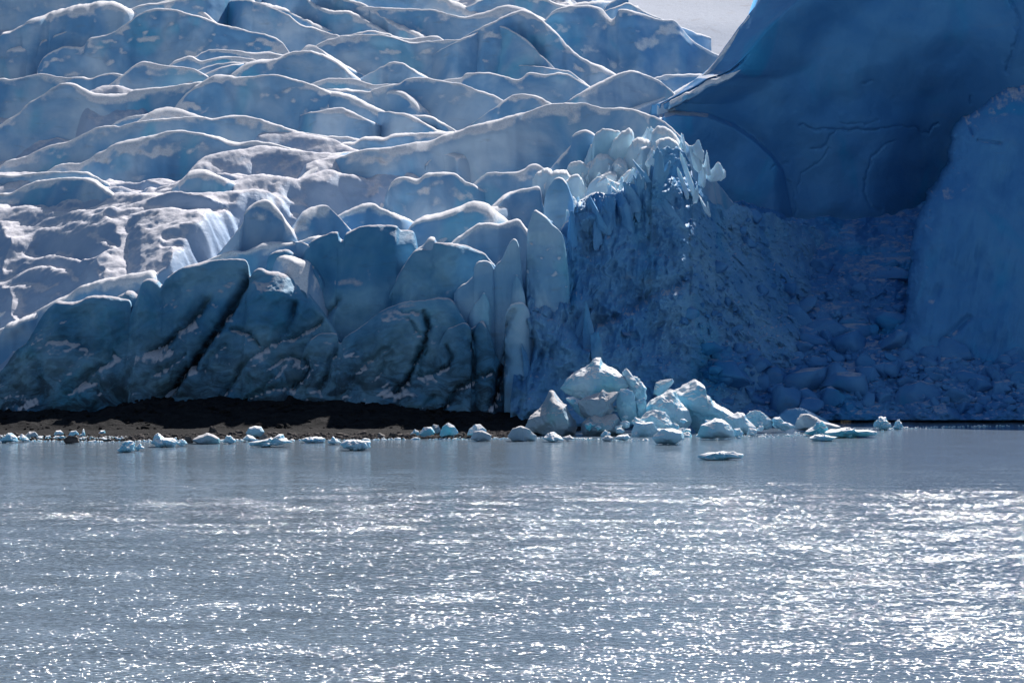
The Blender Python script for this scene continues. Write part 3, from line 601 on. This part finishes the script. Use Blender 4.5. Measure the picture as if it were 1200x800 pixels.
def ico(sub):
    bm = bmesh.new(); bmesh.ops.create_icosphere(bm, subdivisions=sub, radius=1.0)
    V = np.array([v.co[:] for v in bm.verts]); Fc = np.array([[v.index for v in f.verts] for f in bm.faces]); bm.free(); return V, Fc
ICO = {k: ico(k) for k in (2, 3, 4, 5, 6)}
def chop(V, nrm, off):
    d = V@nrm-off; return V-np.where(d > 0, d, 0)[:, None]*nrm*.97
def shard(px, py, Y, wpx, hpx, seed, mat=M_SERAC):
    """A splinter of ice standing on the broken edge: its tip is at (px, py)."""
    g = np.random.default_rng(seed); V, Fc = ICO[4]; V = V.copy()
    for _ in range(9):
        d = g.normal(size=3); d[2] = d[2]*.45+.12; d /= np.linalg.norm(d); V = chop(V, d, g.uniform(.38, .7))
    sw = wpx*Y/F*1.5; sh = hpx*Y/F
    V = V*(1+.16*fbm(V*1.6+seed, 3)[:, None])
    top = V[:, 2].max(); V = V*np.array([sw*.5, sw*.5*g.uniform(.7, 1.2), sh*.62])
    t = (V[:, 2]/(sh*.62)+1)*.5; V[:, :2] *= (1.25-.75*t)[:, None]
    V[:, 0] += g.normal()*.22*V[:, 2]; V[:, 1] += g.normal()*.12*V[:, 2]
    V = V+(.05*sw*ridged(V/sw*5+seed, 2))[:, None]*np.array([1, 1, .6])
    V = V+at(px, py, Y)-np.array([0, 0, V[:, 2].max()])
    return adopt(mesh_np('serac', V, Fc, mat), glacier)
rs = random.Random(5); k_ = 0
for i in range(40):
    px = rs.uniform(664, 802); base = np.interp(px, [664, 700, 735, 765, 802], [246, 226, 212, 178, 174]); up = rs.uniform(-3, 34)
    py = base-up*np.interp(px, [664, 740, 802], [1.1, 1.2, .55])+rs.uniform(-2, 2)
    shard(px, py, np.interp(px, [664, 740, 802], [330, 334, 339])+up*.8+rs.uniform(0, 2), rs.uniform(6, 15), rs.uniform(14, 30), 100+i)
for px, py, Y, wp, hp in [(820,164,341,15,24), (812,170,341,9,34), (828,176,342,8,26), (838,190,343,14,20), (806,178,339.5,8,44), (800,196,339,7,30), (822,190,342,9,26), (846,197,344,8,14), (816,216,340,5,24), (824,228,341,5,20), (830,236,342,5,14)]:
    shard(px, py, Y, wp, hp, int(px*3+py))
for i in range(16):
    px = rs.uniform(668, 775); base = np.interp(px, [664, 700, 735, 765, 802], [246, 226, 214, 180, 174])
    shard(px, base-rs.uniform(-16, 8), np.interp(px, [664, 740, 802], [325, 332, 339]), rs.uniform(9, 20), rs.uniform(34, 70), 400+i, M_CALVED)
for px, py, Y, wp, hp in [(688,352,314,13,80), (700,388,312.5,16,70), (676,360,316,12,60), (664,330,320,10,50), (640,345,317.5,16,110), (628,330,318,12,120), (652,392,313,18,90), (624,402,311,14,80)]:
    shard(px, py, Y, wp, hp, int(px+py), M_CALVED)
# talus of broken ice filling the alcove
def fan_z(px, py):
    return np.interp(py, [180, 240, 360, 486, 520], [445, 426, 382, 334, 328])
def fan_Y(px, py):
    y = fan_z(px, py)+10*smooth(900, 1010, px)*smooth(330, 250, py)-4-26*smooth(930, 830, px)*smooth(210, 330, py)*smooth(490, 420, py)
    p = np.stack([px/60., py/45., 0*px+8.], -1)
    y = y+5*fbm(p, 3)
    rot = np.stack([(px*.8+py*.6)/46., (py*.8-px*.6)/13., 0*px], -1)
    a = smooth(1020, 860, px)*smooth(440, 330, py)
    y = y+a*3.2*ridged(rot+.5*fbm(p*2, 2)[..., None], 3)
    y = y+(1-.5*a)*1.8*ridged(np.stack([px/22., py/13., 0*px+2], -1), 3)+.7*ridged(np.stack([px/9., py/6., 0*px+4], -1), 2)
    return y
fc = np.linspace(800, 1260, 420)
ft = np.interp(fc, [800, 830, 850, 870, 900, 935, 955, 1000, 1050, 1085, 1110, 1260], [250, 225, 238, 236, 244, 257, 254, 258, 250, 236, 230, 210])
ft = ft+4*fbm(np.stack([fc*.05, 0*fc, 0*fc], -1), 4)
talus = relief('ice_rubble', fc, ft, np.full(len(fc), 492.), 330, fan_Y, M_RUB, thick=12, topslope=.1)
tag(talus, 'shaded slope of broken blue ice rubble filling the alcove under the dark wall', 'ice rubble', kind='stuff')
def lumps(name, centres, sizes, seed, mat, sub=3, flat=(.6, 1.)):
    g = np.random.default_rng(seed); VV = []; FF = []; n0 = 0; base, fc_ = ICO[sub]
    for c, s in zip(centres, sizes):
        V = base.copy()
        for _ in range(11):
            d = g.normal(size=3); d /= np.linalg.norm(d); V = chop(V, d, g.uniform(.45, .8))
        V = V*np.array([g.uniform(.8, 1.5), g.uniform(.7, 1.2), g.uniform(*flat)])*s
        a, b_ = g.uniform(0, 6.28), g.normal()*.35
        R1 = np.array([[math.cos(a), -math.sin(a), 0], [math.sin(a), math.cos(a), 0], [0, 0, 1]]); R2 = np.array([[math.cos(b_), 0, math.sin(b_)], [0, 1, 0], [-math.sin(b_), 0, math.cos(b_)]])
        V = V@R1.T@R2.T; V = V*(1+.12*perlin(V/s*1.7+c*.1)[:, None])
        VV.append(V+c); FF.append(fc_+n0); n0 += len(V)
    return mesh_np(name, np.vstack(VV), np.vstack(FF), mat)
cs, ss = [], []
for i in range(1500):
    px = RNG.uniform(838, 1215); py = RNG.triangular(262, 470, 490)
    if py < np.interp(px, [838, 870, 955, 1060, 1100], [470, 330, 280, 280, 300])*.5+125: continue
    if px > 1085 and py < 330: continue
    Y = float(fan_Y(np.array([px]), np.array([py]))[0])
    cs.append(at(px, py, Y)); ss.append(min(3.6, .22+RNG.pareto(1.9)*.42)*(1.35 if py > 370 else .9))
for i in range(420):
    px = RNG.triangular(720, 850, 980); top = np.interp(px, [720, 760, 800, 835, 900, 980], [370, 340, 260, 240, 255, 285]); py = RNG.uniform(top+4, 488)
    Y = float(calve_Y(np.array([px]), np.array([py]))[0])
    cs.append(at(px, py, Y+.1)); ss.append(min(1.9, .15+RNG.pareto(2.2)*.34))
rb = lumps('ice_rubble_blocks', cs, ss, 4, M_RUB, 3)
rb.parent = talus

# far snowfield above the ridges
def far_snow():
    pxs = np.linspace(-400, 1500, 240); q = np.linspace(0, 1, 120)
    Yr = 470+600*q; pyr = np.interp(Yr, [470, 560, 598, 1070], [128, 78, 20, -560])
    PX = pxs[None]+0*q[:, None]; Y = Yr[:, None]+0*PX
    V = at(PX, pyr[:, None]+0*PX, Y)
    V[..., 2] += -4+3.0*fbm(np.stack([V[..., 0]/80, V[..., 1]/90, 0*Y], -1), 2)+.12*fbm(np.stack([V[..., 0]/9, V[..., 1]/14, 0*Y], -1), 3)
    V[..., 2] -= np.where(Y < 560, (560-Y)*.25, 0)
    o = mesh_np('snowfield', V, grid_faces(len(q), len(pxs))[:, ::-1], M_FIELD); tag(o, kind='structure')
far_snow()
# ================================================================== SHORE AND LAKE
def shore():
    pxs = np.linspace(-160, 720, 460); q = np.linspace(0, 1, 150)
    Yw = np.interp(pxs, [-160, 0, 70, 130, 200, 300, 450, 560, 620, 680, 720], [272, 272, 270, 268, 272, 272, 274, 276, 280, 300, 318])
    Y = (Yw-10)[None]+q[:, None]*(330-(Yw-10))[None]
    X = (pxs-600)[None]/F*Y
    up = (Y-Yw[None])
    Z = np.interp(up, [-10, 0, 4., 10, 18, 24, 31, 40, 60], [-1.2, 0, .25, .5, .8, 2.4, 4.2, 4.8, 5.])
    Z = np.where(Z > .9, .9+(Z-.9)*np.interp(pxs, [-160, 110, 170, 400, 520, 600, 720], [.5, .5, 1., .95, .6, .45, .4])[None], Z)
    Z = Z*(1+.2*fbm(np.stack([X/9, Y/9, 0*X], -1), 3))
    lft = smooth(170, 100, pxs)[None]
    Z = Z+lft*smooth(14, 24, up)*(.8*fbm(np.stack([X/7, Y/6, 0*X+3], -1), 4))
    Z = Z+smooth(0, 8, up)*(.16+.5*smooth(16, 26, up))*(.55*fbm(np.stack([X/3, Y/3, 0*X+6], -1), 4)+.22*ridged(np.stack([X/.9, Y/.9, 0*X], -1), 2))+.05*fbm(np.stack([X, Y, 0*X], -1), 2)
    tag(mesh_np('shore', np.stack([X, Y, Z], -1), grid_faces(len(q), len(pxs)), M_SHORE), kind='structure')
shore()

WAVE = 2.75
def water_mat():
    m, nt, b = newmat('lake_water'); g = N(nt)
    P = g.put('ShaderNodeNewGeometry').outputs['Position']
    y = g.put('ShaderNodeSeparateXYZ', Vector=P).outputs[1]
    edge = g.math('ADD', y, g.math('MULTIPLY', g.math('SUBTRACT', g.noise(g.map(P, (.02, .03, 1)), 1., 4, .6), .5), 46.))
    lee = g.ramp(edge, 150, 228, 1., .0)                       # sheltered water under the ice is calm
    gust = g.ramp(g.noise(g.map(P, (.018, .026, 1)), 1., 4, .6, .6), .33, .67, .72, 1.2)
    amp = g.math('ADD', g.math('MULTIPLY', lee, gust), .09)
    def slopes(sc, scale, det):
        n = g.put('ShaderNodeTexNoise', Vector=g.map(P, sc), Scale=scale, Detail=det, Roughness=.6)
        v = g.put('ShaderNodeVectorMath', operation='SUBTRACT'); nt.links.new(n.outputs['Color'], v.inputs[0]); v.inputs[1].default_value = (.5, .5, .5)
        return v.outputs[0]
    def vm(op, a, b_=None, sc_=None):
        v = g.put('ShaderNodeVectorMath', operation=op); nt.links.new(a, v.inputs[0])
        if b_ is not None: g.set(v.inputs[1], b_)
        if sc_ is not None: g.set(v.inputs['Scale'], sc_)
        return v.outputs[0]
    v = vm('ADD', vm('SCALE', slopes((.40, 1, 1), 6.0, 2), sc_=WAVE), vm('SCALE', slopes((.5, 1, 1), .3, 2), sc_=WAVE*.35))
    v = vm('MULTIPLY', vm('SCALE', v, sc_=amp), (1.5, 1., 0.))
    nrm = vm('NORMALIZE', vm('ADD', v, (0., 0., 1.)))
    g.set(b.inputs['Normal'], nrm)
    b.inputs['Base Color'].default_value = (.15, .20, .255, 1)
    b.inputs['Roughness'].default_value = .095; b.inputs['IOR'].default_value = 1.333
    return m
def lake():
    xs = np.concatenate([-np.geomspace(6000, 160, 12), np.linspace(-150, 150, 41), np.geomspace(160, 6000, 12)])
    ys = np.concatenate([-np.geomspace(6000, 50, 10), np.linspace(0, 420, 60)])
    X, Y = np.meshgrid(xs, ys)
    o = mesh_np('lake_water', np.stack([X, Y, 0*X], -1), grid_faces(len(ys), len(xs)), water_mat()); tag(o, kind='structure')
lake()

# ================================================================== LOOSE ICE AND STONES, each a thing of its own
def block(name, out, label, cat, group, mat, thick=.8, Y=None, facets=13, sub=5, rough=.04, seed=None, box=.8, sink=.0):
    P = np.asarray(out, float); pb = P[:, 1].max()
    Yd = 14*F/(pb-400) if Y is None else Y
    W = at(P[:, 0], P[:, 1], Yd); xz = W[:, [0, 2]]
    a2 = np.roll(xz, -1, 0); cr = xz[:, 0]*a2[:, 1]-a2[:, 0]*xz[:, 1]; A = cr.sum()/2
    c = ((xz+a2)*cr[:, None]).sum(0)/(6*A)
    th = np.linspace(-np.pi, np.pi, 181); rad = np.zeros(181)
    for i, t in enumerate(th):
        d = np.array([math.cos(t), math.sin(t)]); best = 0
        for p, q in zip(xz, a2):
            e = q-p; M = d[0]*(-e[1])+e[0]*d[1]
            if abs(M) < 1e-9: continue
            w0 = p-c; s = (w0[0]*(-e[1])+e[0]*w0[1])/M; u = (d[0]*w0[1]-d[1]*w0[0])/M
            if s > 0 and -1e-6 <= u <= 1+1e-6: best = max(best, s)
        rad[i] = best
    for i in range(181):
        if rad[i] == 0: rad[i] = rad[i-1] or rad[(i+1) % 181]
    seed = seed if seed is not None else int(abs(P.sum()*7)) % 9999
    g = np.random.default_rng(seed)
    V, Fc = ICO[sub]; V = V.copy(); S = V.copy()
    for _ in range(facets):
        d = g.normal(size=3); d[1] = -abs(d[1])*1.3-.25; d[2] = d[2]*.8+.25; d /= np.linalg.norm(d); S = chop(S, d, g.uniform(.44, .76))
    t = np.arctan2(S[:, 2], S[:, 0]); rho = np.hypot(S[:, 0], S[:, 2]); rr = np.interp(t, th, rad)
    rho = np.clip(rho, 0, 1)**box
    wid = np.ptp(xz[:, 0])*.5; dep = wid*thick
    L = np.stack([c[0]+rho*rr*np.cos(t), Yd+dep*.6+S[:, 1]*dep, c[1]+rho*rr*np.sin(t)], -1)
    sz = math.sqrt(abs(A)); nn = fbm(L/sz*2.2+seed, 4, .55)
    dirn = V/np.linalg.norm(V, axis=1)[:, None]
    L = L+dirn*(rough*sz*nn)[:, None]*np.array([.8, 1.6, .8])+dirn*(.03*sz*ridged(L/sz*6+seed, 2))[:, None]
    org = np.array([c[0], Yd+dep*.6, L[:, 2].min()])
    o = mesh_np(name, L-org, Fc, mat); o.location = org
    tag(o, label, cat, group); return o
GP = 'ice blocks heaped below the calving front'; GS = 'ice lumps along the waterline'
def B(out, label, Y=None, name='ice_block', mat=M_BLOCK, cat='ice block', group=GS, **k):
    if 'floe' in label or 'raft' in label: k['rough'] = max(.2, k.get('rough', 0)); k['box'] = .62
    return block(name, out, label, cat, group, mat, Y=Y, **k)
B([(613,506),(620,488),(632,470),(640,456),(645,450),(650,450),(656,460),(664,475),(673,484),(682,495),(684,506),(678,513),(640,514),(617,511)], 'smooth grey pointed ice cone at the left end of the heap below the cliff', 285, mat=M_GREY, group=GP, facets=5, sub=6, thick=.9)
B([(655,456),(662,445),(668,438),(680,430),(692,425),(700,418),(706,418),(709,424),(718,428),(726,434),(732,443),(738,453),(730,460),(715,460),(700,465),(690,470),(675,467),(664,463)], 'big white and blue ice block crowning the heap with a peaked top', 290, group=GP, sub=6, facets=12)
B([(678,470),(690,464),(703,460),(707,455),(715,459),(728,458),(729,466),(724,473),(728,484),(716,490),(706,494),(690,494),(680,486)], 'rounded grey ice block wedged directly under the peaked top block', 286, mat=M_GREY, group=GP, sub=6)
B([(680,496),(690,488),(704,486),(722,484),(730,493),(738,503),(737,513),(690,515),(680,508)], 'low shaded ice block at the waterline under the grey wedged block', 284, mat=M_GREY, group=GP, sub=6)
B([(662,466),(672,464),(682,470),(686,482),(686,492),(674,482)], 'small bright ice piece in the gap between the grey cone and the wedged block', 288, group=GP)
B([(722,466),(727,456),(735,455),(742,459),(746,470),(748,488),(741,498),(730,494),(723,482)], 'upright pale blue ice slab right of the grey wedged block', 288, group=GP)
B([(727,434),(735,431),(742,439),(752,443),(760,455),(759,468),(750,472),(741,464),(734,450)], 'crusty white ice lump on the right shoulder of the top block', 291, group=GP, rough=.12)
B([(744,470),(756,466),(760,480),(752,494),(744,488)], 'narrow white ice piece between the upright slab and the pyramid', 289, group=GP)
B([(768,448),(775,445),(788,444),(791,447),(784,457),(774,466),(766,462)], 'small flat topped white ice piece behind the tip of the pyramid', 298, group=GP)
B([(752,482),(764,470),(778,461),(788,453),(795,455),(803,468),(811,482),(815,496),(806,507),(780,506),(760,498)], 'pyramid shaped ice block with one bright straight right edge', 290, group=GP, sub=6, facets=7)
B([(786,458),(800,449),(817,443),(822,447),(829,453),(829,463),(840,470),(850,475),(860,480),(872,490),(882,500),(880,510),(850,510),(820,508),(806,494),(794,476)], 'largest bright ice block of the heap sloping down to the right', 294, group=GP, sub=6, facets=12)
B([(750,492),(758,483),(766,481),(776,482),(786,488),(793,500),(788,508),(765,508),(754,502)], 'lumpy white ice block in front of the pyramid base', 285, group=GP, rough=.09)
B([(740,508),(744,494),(755,492),(765,494),(773,506),(770,514),(742,514)], 'teal tinted ice block with flat top left of the flat white slab', 281, group=GP)
B([(763,514),(775,504),(790,500),(804,506),(809,516),(797,521),(770,521)], 'flat white ice slab floating in front of the pyramid', group=GP, facets=6)
B([(818,510),(822,499),(832,494),(840,487),(850,488),(856,495),(862,504),(863,512),(850,515),(822,514)], 'teal ice block with a dark notch in its face at the water edge', group=GP, facets=12)
B([(860,502),(868,501),(873,508),(868,513),(861,512)], 'small round white ice lump touching the notched teal block', group=GP, sub=4)
B([(851,490),(866,482),(875,484),(882,494),(889,503),(880,510),(860,508)], 'grey blue ice block at the right foot of the largest bright block', 287, group=GP)
B([(874,488),(880,482),(892,482),(900,486),(908,493),(906,501),(890,504),(878,500)], 'dirty white ice lump right of the heap', 293, group=GP, rough=.12)
B([(905,498),(908,490),(915,488),(923,494),(934,500),(922,505),(908,504)], 'smaller dirty ice lump beside the long smooth boulder of ice', 294, group=GP, rough=.12)
B([(933,504),(936,492),(942,486),(950,485),(962,489),(975,495),(987,498),(997,502),(985,505),(960,506)], 'long smooth beige topped ice boulder tapering to the right', mat=M_GREY, facets=5, sub=6)
B([(908,497),(912,489),(925,480),(940,478),(955,484),(970,492),(980,498),(960,502),(925,502)], 'dark blue ice mound in shade behind the long smooth boulder', 312, mat=M_CALVED, facets=3)
B([(944,507),(955,500),(960,495),(964,494),(969,500),(974,508),(960,511)], 'small peaked white floe in front of the long smooth boulder', facets=5)
B([(948,514),(956,510),(968,510),(976,512),(986,512),(978,517),(960,517)], 'flat low white floe below the small peaked floe', facets=4)
B([(966,508),(980,504),(1000,503),(1012,505),(1029,505),(1031,510),(1005,513),(975,512)], 'wide thin raft of white ice right of the peaked floe', facets=4, rough=.1)
B([(1024,501),(1028,492),(1034,489),(1040,490),(1044,495),(1048,496),(1050,502),(1036,504)], 'knobbly white floe in front of the shaded water on the far right', rough=.1)
B([(1046,502),(1050,495),(1055,490),(1059,500),(1056,503)], 'small white ice horn at the right end of the knobbly floe', sub=4)
B([(817,535),(830,531),(850,530),(862,529),(876,533),(874,538),(840,539),(820,538)], 'flat white floe drifting alone nearest on the open water', facets=4, rough=.09, thick=.5)
B([(595,511),(600,502),(610,499),(620,503),(629,511),(628,517),(600,517)], 'smooth grey ice boulder just left of the grey cone', mat=M_GREY, facets=2)
B([(631,515),(640,508),(650,506),(660,511),(664,517),(640,518)], 'low whitish ice slab in front of the grey cone', facets=5)
B([(657,513),(668,509),(677,515),(665,517)], 'thin grey ice slab touching the low whitish one', mat=M_GREY, sub=4)
B([(704,515),(708,510),(716,510),(722,513),(718,517),(706,517)], 'small rounded beige ice lump under the low shaded block', mat=M_GREY, sub=4)
B([(719,515),(724,510),(738,508),(742,514),(730,517)], 'pale ice lump between the beige lump and the teal block', sub=4)
B([(545,511),(549,502),(556,497),(563,497),(570,504),(568,512),(555,514)], 'white ice lump behind the oval grey ice boulder on the shore', facets=6)
B([(551,515),(555,506),(565,504),(576,510),(575,516),(560,517)], 'oval grey ice boulder in front of a white lump on the shore', mat=M_GREY, facets=2)
B([(515,510),(518,500),(525,495),(532,499),(537,507),(532,514),(518,513)], 'white ice block with a pointed corner, tallest of the shore lumps', facets=8)
B([(503,506),(507,497),(514,498),(517,505),(514,511),(506,511)], 'grey ice block just left of the tallest shore lump', mat=M_GREY)
B([(490,509),(496,501),(505,500),(510,507),(506,513),(494,513)], 'smooth white round topped boulder on dark stones', facets=2)
B([(480,509),(486,502),(491,506),(490,512),(482,512)], 'small white pointed lump left of the round topped boulder', sub=4)
B([(396,521),(404,516),(420,515),(436,517),(435,525),(415,528),(400,526)], 'flat teal and white floe in front of the dark bank', thick=.6, facets=4)
B([(383,518),(390,512),(394,515),(400,519),(390,521)], 'small jagged white floe left of the flat teal floe', sub=4, rough=.12)
B([(352,515),(360,513),(372,512),(381,514),(378,519),(358,519)], 'low crumbly white floe right of the wide white raft', rough=.12)
B([(287,508),(291,501),(298,499),(305,500),(309,506),(306,513),(294,514)], 'smooth white egg shaped ice boulder on the stones', facets=0, thick=.9, rough=.02)
B([(281,515),(288,509),(296,511),(301,516),(290,518)], 'white ice lump in front of the egg shaped boulder', sub=4)
B([(285,519),(300,517),(318,514),(325,509),(332,508),(336,514),(342,519),(320,523),(290,524)], 'wide white raft with a raised right end below the egg boulder', rough=.1, thick=.5)
B([(260,518),(264,510),(270,509),(276,517),(268,520)], 'small white lump between the grey mound and the wide raft', sub=4, rough=.1)
B([(223,516),(230,511),(240,507),(248,509),(256,514),(257,520),(230,520)], 'low smooth grey ice mound at the water edge', mat=M_GREY, facets=2)
B([(206,520),(213,514),(220,520),(212,523)], 'small round white floe left of the low grey mound', sub=4)
B([(171,520),(176,512),(184,508),(190,514),(200,513),(207,519),(200,524),(180,524)], 'lumpy white floe with a pointed hump off the dark bank', rough=.12)
B([(137,527),(143,519),(150,516),(157,520),(157,528),(142,530)], 'white humped floe nearest of the left group', facets=5)
B([(157,524),(163,519),(169,525),(161,528)], 'small white floe right of the nearest humped one', sub=4)
B([(-6,516),(3,509),(10,507),(18,512),(20,518),(2,519)], 'white ice lumps against the left border', rough=.1)
B([(19,514),(24,508),(30,512),(35,517),(24,518)], 'rounded white lump second from the left border', sub=4)
B([(25,511),(32,505),(40,506),(45,513),(34,515)], 'flat topped grey ice boulder on the left shore', mat=M_GREY, sub=4)
B([(62,511),(64,504),(70,503),(74,508),(72,513),(64,513)], 'white lump on the left shore beside the dark boulder', sub=4)
B([(78,513),(82,505),(88,504),(92,509),(88,514)], 'white lump left of the tall thin ice horn', sub=4)
B([(90,512),(95,507),(97,500),(99,508),(99,514),(92,514)], 'tall thin white ice horn on the left shore', sub=4, thick=1.)
B([(112,509),(117,504),(122,504),(124,509),(116,510)], 'isolated white lump in front of the brown bank', 280, sub=4)
def stone(out, label, Y=None, mat=M_ROCK): return block('boulder', out, label, 'boulder', 'boulders along the shore', mat, Y=Y, sub=4, facets=5, rough=.06)
stone([(73,515),(80,510),(90,512),(92,519),(76,520)], 'dark boulder at the water edge below the thin ice horn')
stone([(213,517),(217,511),(224,512),(226,519),(215,520)], 'black boulder just left of the low grey ice mound')
stone([(242,508),(246,499),(252,500),(256,508),(246,511)], 'dark boulder behind the low grey ice mound', 283)
stone([(270,511),(276,504),(284,505),(287,512),(276,514)], 'dark brown boulder left of the egg shaped ice', 281)
stone([(303,513),(309,508),(313,510),(314,516),(305,516)], 'pale dirty stone right below the egg shaped ice', mat=M_ROCKP)
stone([(317,510),(322,504),(327,507),(326,513),(318,513)], 'black stone above the raised end of the wide raft', 279)
stone([(438,513),(444,507),(452,508),(454,515),(440,516)], 'grey rounded stone, leftmost of the dark stone row', 276, mat=M_ROCKP)
stone([(453,513),(458,506),(466,508),(468,515),(456,516)], 'brown stone between the leftmost grey stone and the split stone', 276)
stone([(466,513),(472,507),(479,510),(480,517),(468,517)], 'dark stone next to the small pointed ice lump', 276)
stone([(536,512),(540,505),(546,507),(547,514),(538,515)], 'black stone between the tallest shore lump and the white lump', 279)
stone([(482,516),(489,511),(498,512),(499,518),(484,518)], 'dirty beige stone in front of the round topped boulder', 275, mat=M_ROCKP)
stone([(497,515),(504,509),(512,511),(513,517),(500,518)], 'dark stone in front of the grey ice block', 276)

# crumbs of ice and gravel nobody could count
def scatter(name, n, pxr, Yf, smin, smax, mat, seed, label, cat, sub=2, flat=(.35, .8)):
    g = np.random.default_rng(seed); c = []; s = []
    for i in range(n):
        px = g.uniform(*pxr); Y, z = Yf(px, g)
        if Y is None: continue
        c.append(np.array([(px-600)/F*Y, Y, z])); s.append(min(smax, smin*(1+g.exponential(.6))))
    o = lumps(name, c, s, seed, mat, sub, flat); tag(o, label, cat, kind='stuff'); return o
_xw = [-160, 0, 70, 130, 200, 300, 450, 560, 620, 680, 760, 900, 1060, 1200]; _yw = [272, 272, 270, 268, 272, 272, 274, 276, 280, 276, 272, 286, 305, 318]
def edge_f(px, g):
    Yw = np.interp(px, _xw, _yw); 
    if g.uniform() > .30+.7*smooth(-.05, .25, float(perlin(np.array([px*.03, .5, .5])))): return None, 0
    return Yw+g.normal()*1.0-1.5, .03
scatter('brash_ice', 1100, (-20, 760), edge_f, .10, .6, M_BLOCK, 21, 'line of small white ice crumbs along the shore waterline', 'brash ice')
def right_f(px, g):
    return np.interp(px, [860, 900, 960, 1060, 1200], [283, 283, 290, 309, 318])+g.normal()*np.interp(px, [860, 960, 1060], [2, 6, 1.5]), .03
scatter('brash_ice', 260, (860, 1200), right_f, .12, .55, M_BLOCK, 22, 'scattered white ice crumbs floating on the right by the shade', 'brash ice')
def grav_f(px, g):
    Yw = np.interp(px, _xw, _yw); u = g.uniform(0, 1)**1.5*9
    return Yw+u, float(np.interp(u, [0, 4, 10, 18], [.1, .25, .5, .8]))
scatter('gravel', 1300, (-20, 610), grav_f, .16, .95, M_ROCK, 23, 'dark gravel and stones spread along the shore below the ice', 'gravel', flat=(.5, .9))
def left_ice(px, g):
    Yw = np.interp(px, _xw, _yw); return Yw+g.uniform(0, 7), .3
scatter('brash_ice', 260, (-20, 150), left_ice, .12, .8, M_BLOCK, 24, 'white ice crumbs strewn on the left gravel shore', 'brash ice')
def bank_f(px, g):
    Yw = np.interp(px, _xw, _yw); u = g.uniform(17, 38); f = np.interp(px, [-160, 110, 170, 400, 520, 600, 720], [.5, .5, 1., .95, .6, .45, .4])
    return Yw+u, float(.8+(np.interp(u, [18, 24, 31, 40], [.8, 2.4, 4.2, 4.8])-.8)*f)-.1
scatter('bank_stones', 700, (-20, 620), bank_f, .25, 1.5, M_SHORE, 25, 'dark angular debris covering the bank at the foot of the ice', 'debris', sub=3, flat=(.6, 1.))

gh = random.Random(12)
for i in range(34):
    px = gh.uniform(690, 905); pt = np.interp(px, [690, 730, 760, 800, 850, 905], [500, 470, 478, 478, 492, 500]); py = gh.uniform(pt, 512); wd = gh.uniform(2.5, 7.5)*(1.2 if py > 495 else 1)
    o = []
    for k in range(8):
        a_ = k/8*6.283+gh.uniform(-.3, .3); q_ = gh.uniform(.7, 1.25); o.append((px+wd*q_*math.cos(a_), py-wd*.75*q_*math.sin(a_)))
    B(o, 'small white ice chunk lying loose among the bigger blocks of the heap', np.interp(py, [470, 512], [292, 280.5]), group='small chunks loose in the heap', sub=4, seed=i+50, facets=8, rough=.1)
